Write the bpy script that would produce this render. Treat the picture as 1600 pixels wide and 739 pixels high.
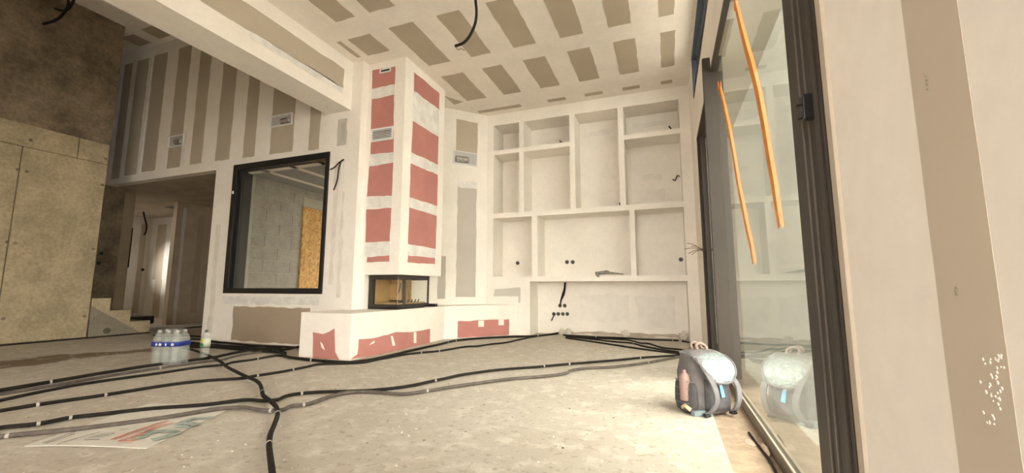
import bpy, bmesh, math, random
from mathutils import Vector, Matrix, noise
random.seed(7)
for o in list(bpy.data.objects): bpy.data.objects.remove(o)
SC = bpy.context.scene
COL = SC.collection

# ------------------------------------------------------------------ camera
FPX, YAW, PITCH, ROLL, EYE = 646.57, 20.4113, 7.0538, 0.0806, 0.72
ya, pi_, ro = (math.radians(v) for v in (YAW, PITCH, ROLL))
FWD = Vector((-math.sin(ya)*math.cos(pi_), math.cos(ya)*math.cos(pi_), math.sin(pi_)))
RGT = Vector((math.cos(ya), math.sin(ya), 0)); UPV = RGT.cross(FWD)
R2 = RGT*math.cos(ro) + UPV*math.sin(ro); U2 = UPV*math.cos(ro) - RGT*math.sin(ro)
CAM = Vector((0, 0, EYE))
cd = bpy.data.cameras.new('camera'); cam = bpy.data.objects.new('camera', cd); COL.objects.link(cam)
cd.sensor_fit = 'HORIZONTAL'; cd.sensor_width = 36.0; cd.lens = FPX/1600*36.0; cd.clip_start = 0.02
cam.matrix_world = Matrix(((R2.x, U2.x, -FWD.x, 0), (R2.y, U2.y, -FWD.y, 0), (R2.z, U2.z, -FWD.z, EYE), (0, 0, 0, 1)))
SC.camera = cam
# ------------------------------------------------------------------ daylight and exposure
W = bpy.data.worlds.new('overcast_sky'); SC.world = W; W.use_nodes = True
W.node_tree.nodes['Background'].inputs[0].default_value = (1.0, 0.95, 0.875, 1)
W.node_tree.nodes['Background'].inputs[1].default_value = 3.6
SC.view_settings.view_transform = 'Standard'; SC.view_settings.look = 'None'
SC.view_settings.gamma = 1.0; SC.view_settings.use_curve_mapping = False
SC.view_settings.exposure = 1.86

def ray(x, y): return R2*((x-800)/FPX) - U2*((y-369.5)/FPX) + FWD
def onX(x, y, v): d = ray(x, y); return CAM + d*(v/d.x)
def onY(x, y, v): d = ray(x, y); return CAM + d*(v/d.y)
def onZ(x, y, v=0.0): d = ray(x, y); return CAM + d*((v-EYE)/d.z)

# ------------------------------------------------------------------ materials
MATS = {}
def mat(name, col, rough=.85, var=.10, scale=6.0, bump=.0, bscale=60.0, metal=0.0, spec=.3, col2=None, thresh=None, stretch=None, var2=0.0):
    if name in MATS: return MATS[name]
    m = bpy.data.materials.new(name); m.use_nodes = True; nt = m.node_tree; N = nt.nodes; L = nt.links
    b = N['Principled BSDF']; b.inputs['Roughness'].default_value = rough; b.inputs['Metallic'].default_value = metal
    b.inputs['Specular IOR Level'].default_value = spec
    tc = N.new('ShaderNodeTexCoord'); vec = tc.outputs['Object']
    if stretch:
        mp = N.new('ShaderNodeMapping'); mp.inputs['Scale'].default_value = stretch; L.new(vec, mp.inputs['Vector']); vec = mp.outputs['Vector']
    nz = N.new('ShaderNodeTexNoise'); nz.inputs['Scale'].default_value = scale; nz.inputs['Detail'].default_value = 6; nz.inputs['Roughness'].default_value = .6
    L.new(vec, nz.inputs['Vector'])
    cr = N.new('ShaderNodeValToRGB')
    a = [max(0, c*(1-var)) for c in col]; c2 = col2 or [min(1, c*(1+var)) for c in col]
    lo, hi = thresh or (.35, .65)
    cr.color_ramp.elements[0].position = lo; cr.color_ramp.elements[1].position = hi
    cr.color_ramp.elements[0].color = (*a, 1); cr.color_ramp.elements[1].color = (*c2, 1)
    L.new(nz.outputs['Fac'], cr.inputs['Fac']); out = cr.outputs['Color']
    if var2:
        n2 = N.new('ShaderNodeTexNoise'); n2.inputs['Scale'].default_value = scale*9; n2.inputs['Detail'].default_value = 4; L.new(vec, n2.inputs['Vector'])
        mr = N.new('ShaderNodeMapRange'); mr.inputs['From Min'].default_value = .3; mr.inputs['From Max'].default_value = .7
        mr.inputs['To Min'].default_value = 1-var2; mr.inputs['To Max'].default_value = 1+var2; L.new(n2.outputs['Fac'], mr.inputs['Value'])
        vm = N.new('ShaderNodeVectorMath'); vm.operation = 'SCALE'; L.new(out, vm.inputs[0]); L.new(mr.outputs['Result'], vm.inputs['Scale']); out = vm.outputs['Vector']
    L.new(out, b.inputs['Base Color'])
    if bump:
        n3 = N.new('ShaderNodeTexNoise'); n3.inputs['Scale'].default_value = bscale; n3.inputs['Detail'].default_value = 5; L.new(vec, n3.inputs['Vector'])
        bp = N.new('ShaderNodeBump'); bp.inputs['Strength'].default_value = bump; bp.inputs['Distance'].default_value = .01
        L.new(n3.outputs['Fac'], bp.inputs['Height']); L.new(bp.outputs['Normal'], b.inputs['Normal'])
    MATS[name] = m; return m

PLASTER = mat('plaster', (.905, .85, .775), .9, .035, 2.5, .12, 25, var2=.02)
PLASTER2 = mat('plaster_filler', (.79, .76, .715), .9, .10, 7, .2, 30, var2=.05)
BOARD = mat('grey_plasterboard_paper', (.50, .43, .335), .9, .05, 2.0, .05, 80)
BOARD2 = mat('light_plasterboard_paper', (.60, .565, .51), .9, .04, 2.0, .05, 80)
PINK = mat('pink_fire_plasterboard', (.52, .225, .195), .88, .07, 3.0, .05, 80)
CONC = mat('bare_concrete', (.45, .37, .24), .9, .15, 3.2, .4, 30, var2=.15, stretch=(1, 1, 1))
CONC_D = mat('dark_concrete', (.23, .18, .125), .9, .36, 2.8, .4, 30, var2=.18)
CONC_S = mat('stair_concrete', (.28, .245, .185), .9, .15, 3, .4, 30, var2=.10)
BLOCK = mat('concrete_block', (.40, .375, .325), .95, .12, 5, .6, 45, var2=.12)
MORTAR = mat('mortar', (.54, .51, .44), .95, .10, 14, .5, 40)
BLACK = mat('black_aluminium', (.012, .012, .012), .45, .2, 8, .05, 90, spec=.5)
DARK = mat('brown_black_aluminium', (.050, .040, .033), .6, .12, 5, .05, 60, spec=.3, stretch=(1, 1, .2))
GREYA = mat('grey_aluminium', (.15, .127, .105), .4, .12, 5, .05, 60, metal=.3)
WHITEP = mat('white_plastic', (.80, .80, .79), .5, .03, 6)
RUB = mat('black_conduit', (.016, .013, .010), .8, .35, 25, .4, 200)
GRYC = mat('grey_conduit', (.12, .10, .085), .65, .25, 25, .4, 200)
WIRE = mat('copper_wire', (.25, .16, .09), .5, .2, 20)
TAPE = mat('white_tape', (.46, .43, .38), .8, .1, 30)
BRICKI = mat('vermiculite', (.52, .335, .16), .85, .10, 6, .2, 40)
ORANGE = mat('orange_tape', (.72, .24, .02), .5, .10, 12)
SILVER = mat('silver_foil', (.33, .38, .39), .42, .25, 45, 1.0, 70, metal=.5)
CLOTH = mat('grey_fabric', (.145, .132, .128), .9, .15, 20, .4, 180)
CLOTH_L = mat('light_grey_webbing', (.17, .16, .165), .85, .12, 20, .4, 220)
CLOTH_D = mat('dark_mesh_fabric', (.085, .08, .085), .9, .15, 20, .4, 180)
TEAL = mat('blue_grey_fabric', (.23, .29, .31), .85, .12, 20)
PINKB = mat('dusty_pink_plastic', (.30, .20, .175), .5, .08, 12)
BLUE = mat('light_blue_plastic', (.16, .48, .80), .4, .06, 8)
BLUEB = mat('blue_print', (.025, .05, .28), .5, .2, 30)
GRN = mat('green_print', (.40, .47, .42), .7, .15, 40)
RED = mat('red_print', (.62, .27, .20), .7, .2, 40)
GPR = mat('grey_print', (.28, .26, .22), .7, .25, 40)
YEL = mat('yellow_print', (.75, .60, .05), .6, .1, 20)
CARD = mat('white_board', (.76, .72, .65), .6, .06, 5, var2=.04)
FOAM = mat('dried_foam', (.70, .56, .34), .95, .18, 30, .8, 90)
CRUMB = mat('plaster_crumb', (.66, .60, .51), .95, .2, 60)
CRUMB_D = mat('dark_crumb', (.16, .13, .09), .95, .3, 60)
BACKDROP = mat('backdrop_render', (.085, .085, .075), .95, .15, 1.2)  # dark colour of the added wall outside the door
TERR = mat('exterior_paving', (.13, .125, .11), .95, .12, 2)

def osb():
    m = bpy.data.materials.new('osb'); m.use_nodes = True; nt = m.node_tree; N = nt.nodes; L = nt.links; b = N['Principled BSDF']
    tc = N.new('ShaderNodeTexCoord'); nz = N.new('ShaderNodeTexNoise'); nz.inputs['Scale'].default_value = 6
    L.new(tc.outputs['Object'], nz.inputs['Vector'])
    va = N.new('ShaderNodeVectorMath'); va.operation = 'MULTIPLY_ADD'; va.inputs[1].default_value = (.35, .35, .35); L.new(nz.outputs['Color'], va.inputs[0]); L.new(tc.outputs['Object'], va.inputs[2])
    mp = N.new('ShaderNodeMapping'); mp.inputs['Scale'].default_value = (30, 30, 11); L.new(va.outputs['Vector'], mp.inputs['Vector'])
    v = N.new('ShaderNodeTexVoronoi'); v.inputs['Scale'].default_value = 1.3; L.new(mp.outputs['Vector'], v.inputs['Vector'])
    cr = N.new('ShaderNodeValToRGB'); e = cr.color_ramp.elements
    e[0].position = 0; e[0].color = (.42, .19, .045, 1); e[1].position = 1; e[1].color = (.80, .52, .20, 1)
    x = e.new(.5); x.color = (.68, .38, .11, 1)
    sp = N.new('ShaderNodeSeparateColor'); L.new(v.outputs['Color'], sp.inputs['Color']); L.new(sp.outputs[0], cr.inputs['Fac'])
    L.new(cr.outputs['Color'], b.inputs['Base Color']); b.inputs['Roughness'].default_value = .7
    return m
OSB = osb()

def glass(name, tint=(.97, .98, .96), ior=1.9, haze=0.0, hazecol=(.8, .8, .75)):
    m = bpy.data.materials.new(name); m.use_nodes = True; nt = m.node_tree; N = nt.nodes; L = nt.links
    N.remove(N['Principled BSDF']); out = N['Material Output']
    fr = N.new('ShaderNodeFresnel'); fr.inputs['IOR'].default_value = ior
    ge = N.new('ShaderNodeNewGeometry'); sb = N.new('ShaderNodeMath'); sb.operation = 'SUBTRACT'; sb.inputs[0].default_value = 1.0; L.new(ge.outputs['Backfacing'], sb.inputs[1])
    mu = N.new('ShaderNodeMath'); mu.operation = 'MULTIPLY'; L.new(fr.outputs[0], mu.inputs[0]); L.new(sb.outputs[0], mu.inputs[1])
    tr = N.new('ShaderNodeBsdfTransparent'); tr.inputs[0].default_value = (*tint, 1)
    gl = N.new('ShaderNodeBsdfGlossy'); gl.inputs['Roughness'].default_value = .015; gl.inputs[0].default_value = (.97, .98, .93, 1)
    base = tr.outputs[0]
    if haze:
        df = N.new('ShaderNodeBsdfDiffuse'); df.inputs[0].default_value = (*hazecol, 1)
        mh = N.new('ShaderNodeMixShader'); mh.inputs[0].default_value = haze; L.new(tr.outputs[0], mh.inputs[1]); L.new(df.outputs[0], mh.inputs[2]); base = mh.outputs[0]
    mx = N.new('ShaderNodeMixShader'); L.new(mu.outputs[0], mx.inputs[0]); L.new(base, mx.inputs[1]); L.new(gl.outputs[0], mx.inputs[2]); L.new(mx.outputs[0], out.inputs['Surface'])
    return m
GLASS = glass('door_glass', (.93, .95, .92), 3.0)
GLASSF = glass('dimming_door_glass', (.55, .56, .53), 2.4)  # far pane tint added to cut strong daylight, not dust
GLASSW = glass('window_glass', (.96, .97, .95), 1.5)
FILM = glass('shrink_film_plastic', (.95, .96, .95), 1.35, .10, (.85, .86, .83))
PET = glass('clear_plastic', (.93, .95, .94), 1.45, .16, (.85, .87, .85))

def floor_mat():
    m = bpy.data.materials.new('dusty_screed'); m.use_nodes = True; nt = m.node_tree; N = nt.nodes; L = nt.links; b = N['Principled BSDF']
    tc = N.new('ShaderNodeTexCoord'); co = tc.outputs['Object']
    def nz(s, d=6, r=.6, vec=None):
        n = N.new('ShaderNodeTexNoise'); n.inputs['Scale'].default_value = s; n.inputs['Detail'].default_value = d; n.inputs['Roughness'].default_value = r; L.new(vec or co, n.inputs['Vector']); return n.outputs['Fac']
    def ramp(f, p0, c0, p1, c1):
        c = N.new('ShaderNodeValToRGB'); c.color_ramp.elements[0].position = p0; c.color_ramp.elements[1].position = p1
        c.color_ramp.elements[0].color = (*c0, 1); c.color_ramp.elements[1].color = (*c1, 1); L.new(f, c.inputs['Fac']); return c.outputs['Color']
    def mix(f, a, c):
        x = N.new('ShaderNodeMix'); x.data_type = 'RGBA'; L.new(f, x.inputs[0]); L.new(a, x.inputs[6])
        if isinstance(c, tuple): x.inputs[7].default_value = (*c, 1)
        else: L.new(c, x.inputs[7])
        return x.outputs[2]
    base = ramp(nz(1.1), .32, (.50, .44, .36), .68, (.60, .55, .475))
    base = mix(ramp(nz(9), .50, (0, 0, 0), .66, (.75, .75, .75)), base, (.72, .66, .575))
    base = mix(ramp(nz(26, 4), .56, (0, 0, 0), .66, (.75, .75, .75)), base, (.40, .325, .24))
    base = mix(ramp(nz(55, 3), .63, (0, 0, 0), .70, (.7, .7, .7)), base, (.80, .75, .68))
    # damp stain by the concrete wall: an irregular patch
    mp = N.new('ShaderNodeMapping'); mp.vector_type = 'POINT'; c0 = onZ(60, 563); d0 = onZ(240, 548) - onZ(0, 570)
    ang = math.atan2(d0.y, d0.x)
    sub = N.new('ShaderNodeVectorMath'); sub.operation = 'SUBTRACT'; sub.inputs[1].default_value = c0; L.new(co, sub.inputs[0])
    mp.inputs['Rotation'].default_value = (0, 0, -ang); L.new(sub.outputs[0], mp.inputs['Vector'])
    sc = N.new('ShaderNodeVectorMath'); sc.operation = 'MULTIPLY'; sc.inputs[1].default_value = (.42, 2.1, 0); L.new(mp.outputs[0], sc.inputs[0])
    ln = N.new('ShaderNodeVectorMath'); ln.operation = 'LENGTH'; L.new(sc.outputs[0], ln.inputs[0])
    ad = N.new('ShaderNodeMath'); ad.operation = 'MULTIPLY_ADD'; ad.inputs[1].default_value = 2.6; L.new(nz(2.6, 5), ad.inputs[0]); L.new(ln.outputs['Value'], ad.inputs[2])
    st2 = N.new('ShaderNodeMapRange'); st2.inputs['From Min'].default_value = 1.72; st2.inputs['From Max'].default_value = 1.95; st2.inputs['To Min'].default_value = .85; st2.inputs['To Max'].default_value = 0
    L.new(ad.outputs[0], st2.inputs['Value'])
    base = mix(st2.outputs[0], base, (.17, .11, .06))
    L.new(base, b.inputs['Base Color']); b.inputs['Roughness'].default_value = .9; b.inputs['Specular IOR Level'].default_value = .25
    bp = N.new('ShaderNodeBump'); bp.inputs['Strength'].default_value = .35; bp.inputs['Distance'].default_value = .01; L.new(nz(18, 8, .7), bp.inputs['Height']); L.new(bp.outputs[0], b.inputs['Normal'])
    return m
FLOORM = floor_mat()

# ------------------------------------------------------------------ geometry helpers
class MB:
    def __init__(s, off=(0, 0, 0)): s.v = []; s.f = []; s.o = Vector(off)
    def add(s, vs, fs): n = len(s.v); s.v += [Vector(v)-s.o for v in vs]; s.f += [[i+n for i in f] for f in fs]; return s
    def box(s, x0, x1, y0, y1, z0, z1):
        x0, x1 = sorted((x0, x1)); y0, y1 = sorted((y0, y1)); z0, z1 = sorted((z0, z1))
        return s.add([(x0, y0, z0), (x1, y0, z0), (x1, y1, z0), (x0, y1, z0), (x0, y0, z1), (x1, y0, z1), (x1, y1, z1), (x0, y1, z1)],
                     [(0, 3, 2, 1), (4, 5, 6, 7), (0, 1, 5, 4), (1, 2, 6, 5), (2, 3, 7, 6), (3, 0, 4, 7)])
    def prism(s, pts, ext):
        pts = [Vector(p) for p in pts]; ext = Vector(ext); n = len(pts)
        nn = Vector((0, 0, 0))
        for i in range(n): nn += pts[i].cross(pts[(i+1) % n])
        if nn.dot(ext) > 0: pts = pts[::-1]
        s.add(pts + [p+ext for p in pts], [list(range(n)), list(range(2*n-1, n-1, -1))] + [((i+1) % n, i, i+n, (i+1) % n+n) for i in range(n)]); return s
    def tube(s, path, r, n=8, cap=True):
        path = [Vector(p) for p in path]; m = len(path); rs = r if isinstance(r, (list, tuple)) else [r]*m
        vs = []; prev = None
        for i, p in enumerate(path):
            t = (path[min(i+1, m-1)] - path[max(i-1, 0)]).normalized()
            if prev is None:
                a = Vector((0, 0, 1)) if abs(t.z) < .9 else Vector((1, 0, 0)); u = t.cross(a).normalized()
            else:
                u = (prev - t*prev.dot(t)).normalized()
            prev = u; w = t.cross(u)
            for k in range(n):
                an = 2*math.pi*k/n; vs.append(p + (u*math.cos(an) + w*math.sin(an))*rs[i])
        fs = [(i*n+k, i*n+(k+1) % n, (i+1)*n+(k+1) % n, (i+1)*n+k) for i in range(m-1) for k in range(n)]
        if cap: fs += [list(range(n-1, -1, -1)), [(m-1)*n+k for k in range(n)]]
        return s.add(vs, fs)
    def lathe(s, prof, c=(0, 0, 0), n=16):
        c = Vector(c); m = len(prof); vs = [c + Vector((r*math.cos(2*math.pi*k/n), r*math.sin(2*math.pi*k/n), z)) for r, z in prof for k in range(n)]
        fs = [(i*n+k, i*n+(k+1) % n, (i+1)*n+(k+1) % n, (i+1)*n+k) for i in range(m-1) for k in range(n)] + [list(range(n-1, -1, -1)), [(m-1)*n+k for k in range(n)]]
        return s.add(vs, fs)
    def disc(s, c, nrm, r, t=.004, n=16):
        nrm = Vector(nrm).normalized(); return s.tube([Vector(c), Vector(c)+nrm*t], r, n)
    def ring(s, c, nrm, ro_, ri, t=.006, n=18):
        nrm = Vector(nrm).normalized(); a = Vector((0, 0, 1)) if abs(nrm.z) < .9 else Vector((1, 0, 0)); u = nrm.cross(a).normalized(); w = nrm.cross(u); c = Vector(c)
        vs = []
        for k in range(n):
            d = u*math.cos(2*math.pi*k/n) + w*math.sin(2*math.pi*k/n)
            vs += [c+d*ro_, c+d*ro_+nrm*t, c+d*ri+nrm*t, c+d*ri]
        fs = []
        for k in range(n):
            j = (k+1) % n
            for q in range(4): fs.append((4*k+q, 4*j+q, 4*j+(q+1) % 4, 4*k+(q+1) % 4))
        return s.add(vs, fs)
    def mesh(s, name, smooth=False):
        me = bpy.data.meshes.new(name); me.from_pydata([tuple(v) for v in s.v], [], s.f); me.validate()
        bm = bmesh.new(); bm.from_mesh(me); bmesh.ops.recalc_face_normals(bm, faces=bm.faces); bm.to_mesh(me); bm.free()
        if smooth:
            for p in me.polygons: p.use_smooth = True
        return me
    def build(s, name, m, parent=None, smooth=False, bevel=0, label=None, cat=None, group=None, kind=None):
        me = s.mesh(name, smooth); me.materials.append(m); o = bpy.data.objects.new(name, me); COL.objects.link(o)
        if parent is not None: o.parent = parent
        elif s.o.length > 0: o.location = s.o
        if bevel:
            b = o.modifiers.new('bevel', 'BEVEL'); b.width = bevel; b.segments = 2; b.limit_method = 'ANGLE'
        return tag(o, label, cat, group, kind)
def tag(o, label=None, cat=None, group=None, kind=None):
    for k, v in (('label', label), ('category', cat), ('group', group), ('kind', kind)):
        if v: o[k] = v
    return o
def thing(name, label, cat, loc=(0, 0, 0), rz=0, group=None):
    o = bpy.data.objects.new(name, None); COL.objects.link(o); o.location = loc; o.rotation_euler = (0, 0, rz); o.empty_display_size = .1
    return tag(o, label, cat, group)
def struct(mb, name, m, label=None, **k): return mb.build(name, m, None, kind='structure', label=label, **k)
def copy_tree(o, parent=None):
    c = o.copy(); COL.objects.link(c); c.parent = parent
    for ch in list(o.children): copy_tree(ch, c)
    return c
def smooth_path(pts, sub=4):
    P = [Vector(p) for p in pts]; out = []
    for i in range(len(P)-1):
        p0, p1, p2, p3 = P[max(i-1, 0)], P[i], P[i+1], P[min(i+2, len(P)-1)]
        for k in range(sub):
            t = k/sub; out.append(.5*((2*p1) + (p2-p0)*t + (2*p0-5*p1+4*p2-p3)*t*t + (3*p1-p0-3*p2+p3)*t**3))
    return out + [P[-1]]
SEED = [0]
def ragged(pts, amp, step=.06):
    """outline of a straight-edged patch with slightly uneven filled edges"""
    out = []; n = len(pts)
    for i in range(n):
        a, b = Vector(pts[i]), Vector(pts[(i+1) % n]); d = b-a; L_ = d.length; k = max(1, int(L_/step)); SEED[0] += 1
        for j in range(k):
            p = a + d*(j/k)
            if j: 
                q = p*7 + Vector((SEED[0]*3.1, 0, 0)); p = p + Vector((noise.noise(q), noise.noise(q+Vector((9, 3, 1))), noise.noise(q+Vector((4, 8, 2)))))*amp
            out.append(p)
    return out
def field(parent, pts, nrm, m=BOARD, amp=.010, name='plasterboard_panel', t=.0025, sink=.01):
    """one plasterboard face between the filled joints: a thin panel let into the wall, its face a hair proud"""
    nrm = Vector(nrm).normalized(); pl = ragged(pts, amp); c = Vector(pts[0])
    pl = [p - nrm*(p-c).dot(nrm) for p in pl]
    return MB().prism([p - nrm*sink for p in pl], nrm*(sink+t)).build(name, m, parent)
def rectY(x0, x1, z0, z1, y): return [(x0, y, z0), (x1, y, z0), (x1, y, z1), (x0, y, z1)]
def rectX(y0, y1, z0, z1, x): return [(x, y0, z0), (x, y1, z0), (x, y1, z1), (x, y0, z1)]
def rectZ(x0, x1, y0, y1, z): return [(x0, y0, z), (x1, y0, z), (x1, y1, z), (x0, y1, z)]

# ------------------------------------------------------------------ room shell
YW, YS, YB = 3.98, 6.10, 6.52           # window wall, shelving front, shelving back
ZC, ZH = 3.587, 4.72                    # living room ceiling, hall ceiling
XR, XL, YR = .405, -7.68, -3.6          # right wall, concrete wall, rear wall
XBM0, XBM1, ZBM = -4.05, -3.66, 2.95

fl = MB().prism([(-12.5, YR, 0), (.215, YR, 0), (.215, 5.6, 0), (.30, 6.7, 0), (-12.5, 6.7, 0)], (0, 0, -.2)).build('floor', FLOORM, kind='structure', label='dusty pale screed floor with damp brown stain')
thr = MB().box(.215, .60, 1.0, 6.7, -.2, -.012).build('floor_edge', mat('brown_screed_edge', (.47, .355, .255), .9, .2, 6, .4, 40, var2=.1), fl)
struct(MB().box(XBM1, XR+.35, YR, 6.9, ZC, ZC+.2), 'ceiling', PLASTER, 'taped plasterboard ceiling over the living area with grey panel strips')
CEIL = bpy.data.objects['ceiling']
xs = [(-2.79, -2.47), (-2.18, -1.91), (-1.61, -1.33), (-1.04, -.772), (-.487, -.249), (.035, .187)]
for i, (a, b) in enumerate(xs):
    field(CEIL, rectZ(a, b, 3.54, 4.38, ZC), (0, 0, -1), amp=.012)
    field(CEIL, rectZ(a+.01, min(b+.02, .24), 4.68, 5.47, ZC), (0, 0, -1), amp=.012)
    if i != 1: field(CEIL, rectZ(a, b if i else -2.05, 5.86, 5.955, ZC), (0, 0, -1), amp=.008)
    for y1 in (3.25, 2.10, .95, -.20, -1.35): field(CEIL, rectZ(a-.02, b-.02, y1-.85, y1, ZC), (0, 0, -1), amp=.012)
field(CEIL, rectZ(-3.37, -3.05, 3.55, 3.91, ZC), (0, 0, -1), amp=.012)
field(CEIL, rectZ(-3.53, -3.47, 3.55, 3.90, ZC), (0, 0, -1), amp=.014)
field(CEIL, rectZ(-3.26, -3.0, 2.3, 3.25, ZC), (0, 0, -1), amp=.012)
for y1 in (2.0, .95, -.20): field(CEIL, rectZ(-3.40, -3.1, y1-.85, y1, ZC), (0, 0, -1), amp=.012)
field(CEIL, [(-3.03, 5.20, ZC), (-2.85, 5.47, ZC), (-3.03, 5.52, ZC)], (0, 0, -1))

bm_ = struct(MB().box(XBM0, XBM1, YR, YW, ZBM, ZC+.2).box(XBM0, XBM1, YR, YW, ZC+.2, ZH+.2), 'ceiling_beam', PLASTER, 'deep boxed ceiling beam between the hall and living room')
for k, y0 in enumerate((-2.5, .68)):
    field(bm_, rectX(y0, 3.83 if k else .6, 3.17, 3.42, XBM1), (1, 0, 0), amp=.012)
field(bm_, rectX(2.6, 3.82, 3.10, 3.175, XBM1), (1, 0, 0), PLASTER2, amp=.02, name='filler_smear')
struct(MB().box(-9.2, XBM0, YR, YW+.2, ZH, ZH+.2), 'ceiling_hall', PLASTER, 'high shadowed ceiling over the hall')
CH = bpy.data.objects['ceiling_hall']
for x0, x1, y0, y1 in ((-8.3, -7.75, 3.0, 3.35), (-7.1, -6.6, 3.3, 3.85), (-7.55, -7.25, 3.62, 3.88), (-6.3, -5.9, 3.3, 3.85), (-8.1, -7.8, 3.65, 3.9)):
    field(CH, rectZ(x0, x1, y0, y1, ZH), (0, 0, -1))

# wall with the black framed inner window and the corridor opening
WX0, WX1, WZ0, WZ1 = -5.69, -3.955, .64, 2.44
ww = MB()
ww.box(-9.2, XBM0, YW, YW+.12, 2.41, ZH)                 # above the corridor opening, up into the hall
ww.box(XBM0, -3.60, YW, YW+.12, 2.44, ZC)
ww.box(-6.06, WX0, YW, YW+.12, 0, 2.41)                  # pier left of the window
ww.box(WX0, WX1, YW, YW+.12, 0, WZ0)
ww.box(WX1, -3.60, YW, YW+.12, 0, 2.44)
WALLW = struct(ww, 'wall_front', PLASTER, 'taped plasterboard wall with grey vertical strips around the black window')
cols = [(-8.62, -8.40), (-8.27, -7.95), (-7.82, -7.48), (-7.195, -6.89), (-6.66, -6.40), (-6.11, -5.81), (-5.54, -5.31), (-5.025, -4.607)]
for i, (a, b) in enumerate(cols):
    z0 = (2.50, 2.53, 2.55, 2.54, 2.55, 2.545, 2.53, 2.52)[i]
    field(WALLW, rectY(a, b, z0, 4.53, YW), (0, -1, 0), amp=.012)
field(WALLW, rectY(-4.33, -4.15, 2.50, 4.5, YW), (0, -1, 0), amp=.012)
field(WALLW, rectY(-7.93, -7.86, 2.55, 4.5, YW), (0, -1, 0), PLASTER2, amp=.02, name='filler_band', t=.004)
field(WALLW, rectY(-6.88, -6.78, 2.56, 3.10, YW), (0, -1, 0), PLASTER2, amp=.03, name='filler_band', t=.004)
field(WALLW, rectY(-5.47, -4.13, .02, .468, YW), (0, -1, 0), mat('brown_plasterboard_paper', (.41, .325, .24), .9, .04, 2, .05, 80), amp=.02)
field(WALLW, rectY(-3.855, -3.705, 2.50, 2.85, YW), (0, -1, 0), BOARD2, amp=.02, name='sanded_patch')
field(WALLW, rectY(-3.80, -3.735, 2.55, 2.80, YW), (0, -1, 0), mat('faint_board', (.55, .50, .43), .9, .06, 5), amp=.02, name='sanded_patch', t=.003)
for x0, x1, z0, z1 in ((-5.70, -4.0, .50, .60), (-3.87, -3.80, .75, 2.3), (-3.74, -3.68, .6, 1.9), (-5.95, -5.85, .1, 1.6)):
    field(WALLW, rectY(x0, x1, z0, z1, YW), (0, -1, 0), mat('faint_filler', (.80, .735, .66), .9, .08, 6) if z1 > 1 else PLASTER2, amp=.03, name='filler_band', t=.0015)
# the wall's return beside the chimney breast
struct(MB().box(-3.60, -3.50, YW, 4.09, 0, ZC), 'trim_1', PLASTER, 'narrow plaster corner pier beside the chimney breast')

# angled wall behind the chimney, back wall with piers
AB = Vector((-2.722, 6.089, 0)); AD = Vector((.682, .731, 0)).normalized(); AN = Vector((AD.y, -AD.x, 0))
AA = AB - AD*1.75
aw = MB().prism([AA, AB + AD*.05, AB + AD*.05 - AN*.12, AA - AN*.12], (0, 0, ZC))
WALLA = struct(aw, 'wall_angled', PLASTER, 'angled plaster wall between chimney breast and built-in shelving')
def ang(s0, s1, z0, z1): return [AB+AD*s0+Vector((0, 0, z0)), AB+AD*s1+Vector((0, 0, z0)), AB+AD*s1+Vector((0, 0, z1)), AB+AD*s0+Vector((0, 0, z1))]
field(WALLA, ang(-.53, -.16, 2.70, 3.43), AN); field(WALLA, ang(-.49, -.165, .575, 2.31), AN, mat('cool_plasterboard_paper', (.53, .485, .425), .9, .04, 2))
field(WALLA, ang(-.78, -.66, .55, 1.2), AN, mat('cool_plasterboard_paper', (.53, .485, .425)))
field(WALLA, ang(-.49, -.17, 2.31, 2.42), AN, PLASTER2, amp=.02, name='filler_smear')
struct(MB().box(-2.75, .75, YB, YB+.15, 0, ZC), 'wall_back', PLASTER, 'plaster wall at the back of the shelving and its floor recess')
WALLB = bpy.data.objects['wall_back']
for q in ((-1.30, -.55, .20, .62, BOARD2), (-.45, .10, .12, .60, BOARD2)):
    field(WALLB, rectY(q[0], q[1], q[2], q[3], YB), (0, -1, 0), mat('thin_filler', (.85, .80, .735), .9, .05, 5), amp=.05, name='filler_smear')
field(WALLB, rectY(-1.50, .14, .005, .045, YB), (0, -1, 0), mat('dusty_skirting_board', (.50, .43, .35), .9, .1, 8), amp=.03)

# right wall: sliding door opening, transom band, high window
DY0, DY1, DZ = 1.46, 5.25, 2.50
HY1, HZ0, HZ1 = 5.28, 3.02, 3.53
rw = MB()
rw.box(XR, XR+.35, DY1, 6.7, 0, ZC)                                  # beyond the door
rw.box(XR, XR+.35, 1.03, DY1, DZ, HZ0)                               # band between door head and high window
rw.box(XR, XR+.35, HY1-.03, DY1, HZ0, ZC).box(XR, XR+.35, 1.03, HY1, HZ1, ZC)
rw.box(XR, XR+.35, .95, 1.4, HZ0, HZ1)
rw.box(.345, XR+.35, YR, 1.03, 0, ZC)                                # near part of the wall
rw.box(.20+.145, XR+.35, 1.0, 1.03, DZ, ZC)
WALLR = struct(rw, 'wall_right', PLASTER, 'bright plaster wall around the sliding door')
field(WALLR, rectX(onX(1495, 0, .345).y, onX(1408, 0, .345).y, .02, 3.4, .345), (-1, 0, 0), mat('tan_plasterboard_paper', (.58, .50, .405), .9, .03, 2.0), amp=.002, t=.0004)
for y0 in (-.1, -.75, -1.4): field(WALLR, rectX(y0, y0+.12, .02, 3.4, .345), (-1, 0, 0), amp=.004)
bd = MB()
for k in range(46):     # flecks of filler along the strip edge
    p = onX(1556+random.gauss(0, 9), 615+random.uniform(-60, 50), .345); r_ = random.uniform(.0005, .0014); bd.prism([(.3462, p.y-r_, p.z-r_*.3), (.3462, p.y-r_*.2, p.z-r_*1.6), (.3462, p.y+r_, p.z+r_*.2), (.3462, p.y+r_*.2, p.z+r_*1.8)], (-.0026, 0, 0))
bd.build('filler_flecks', PLASTER, WALLR, kind='stuff')
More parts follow.
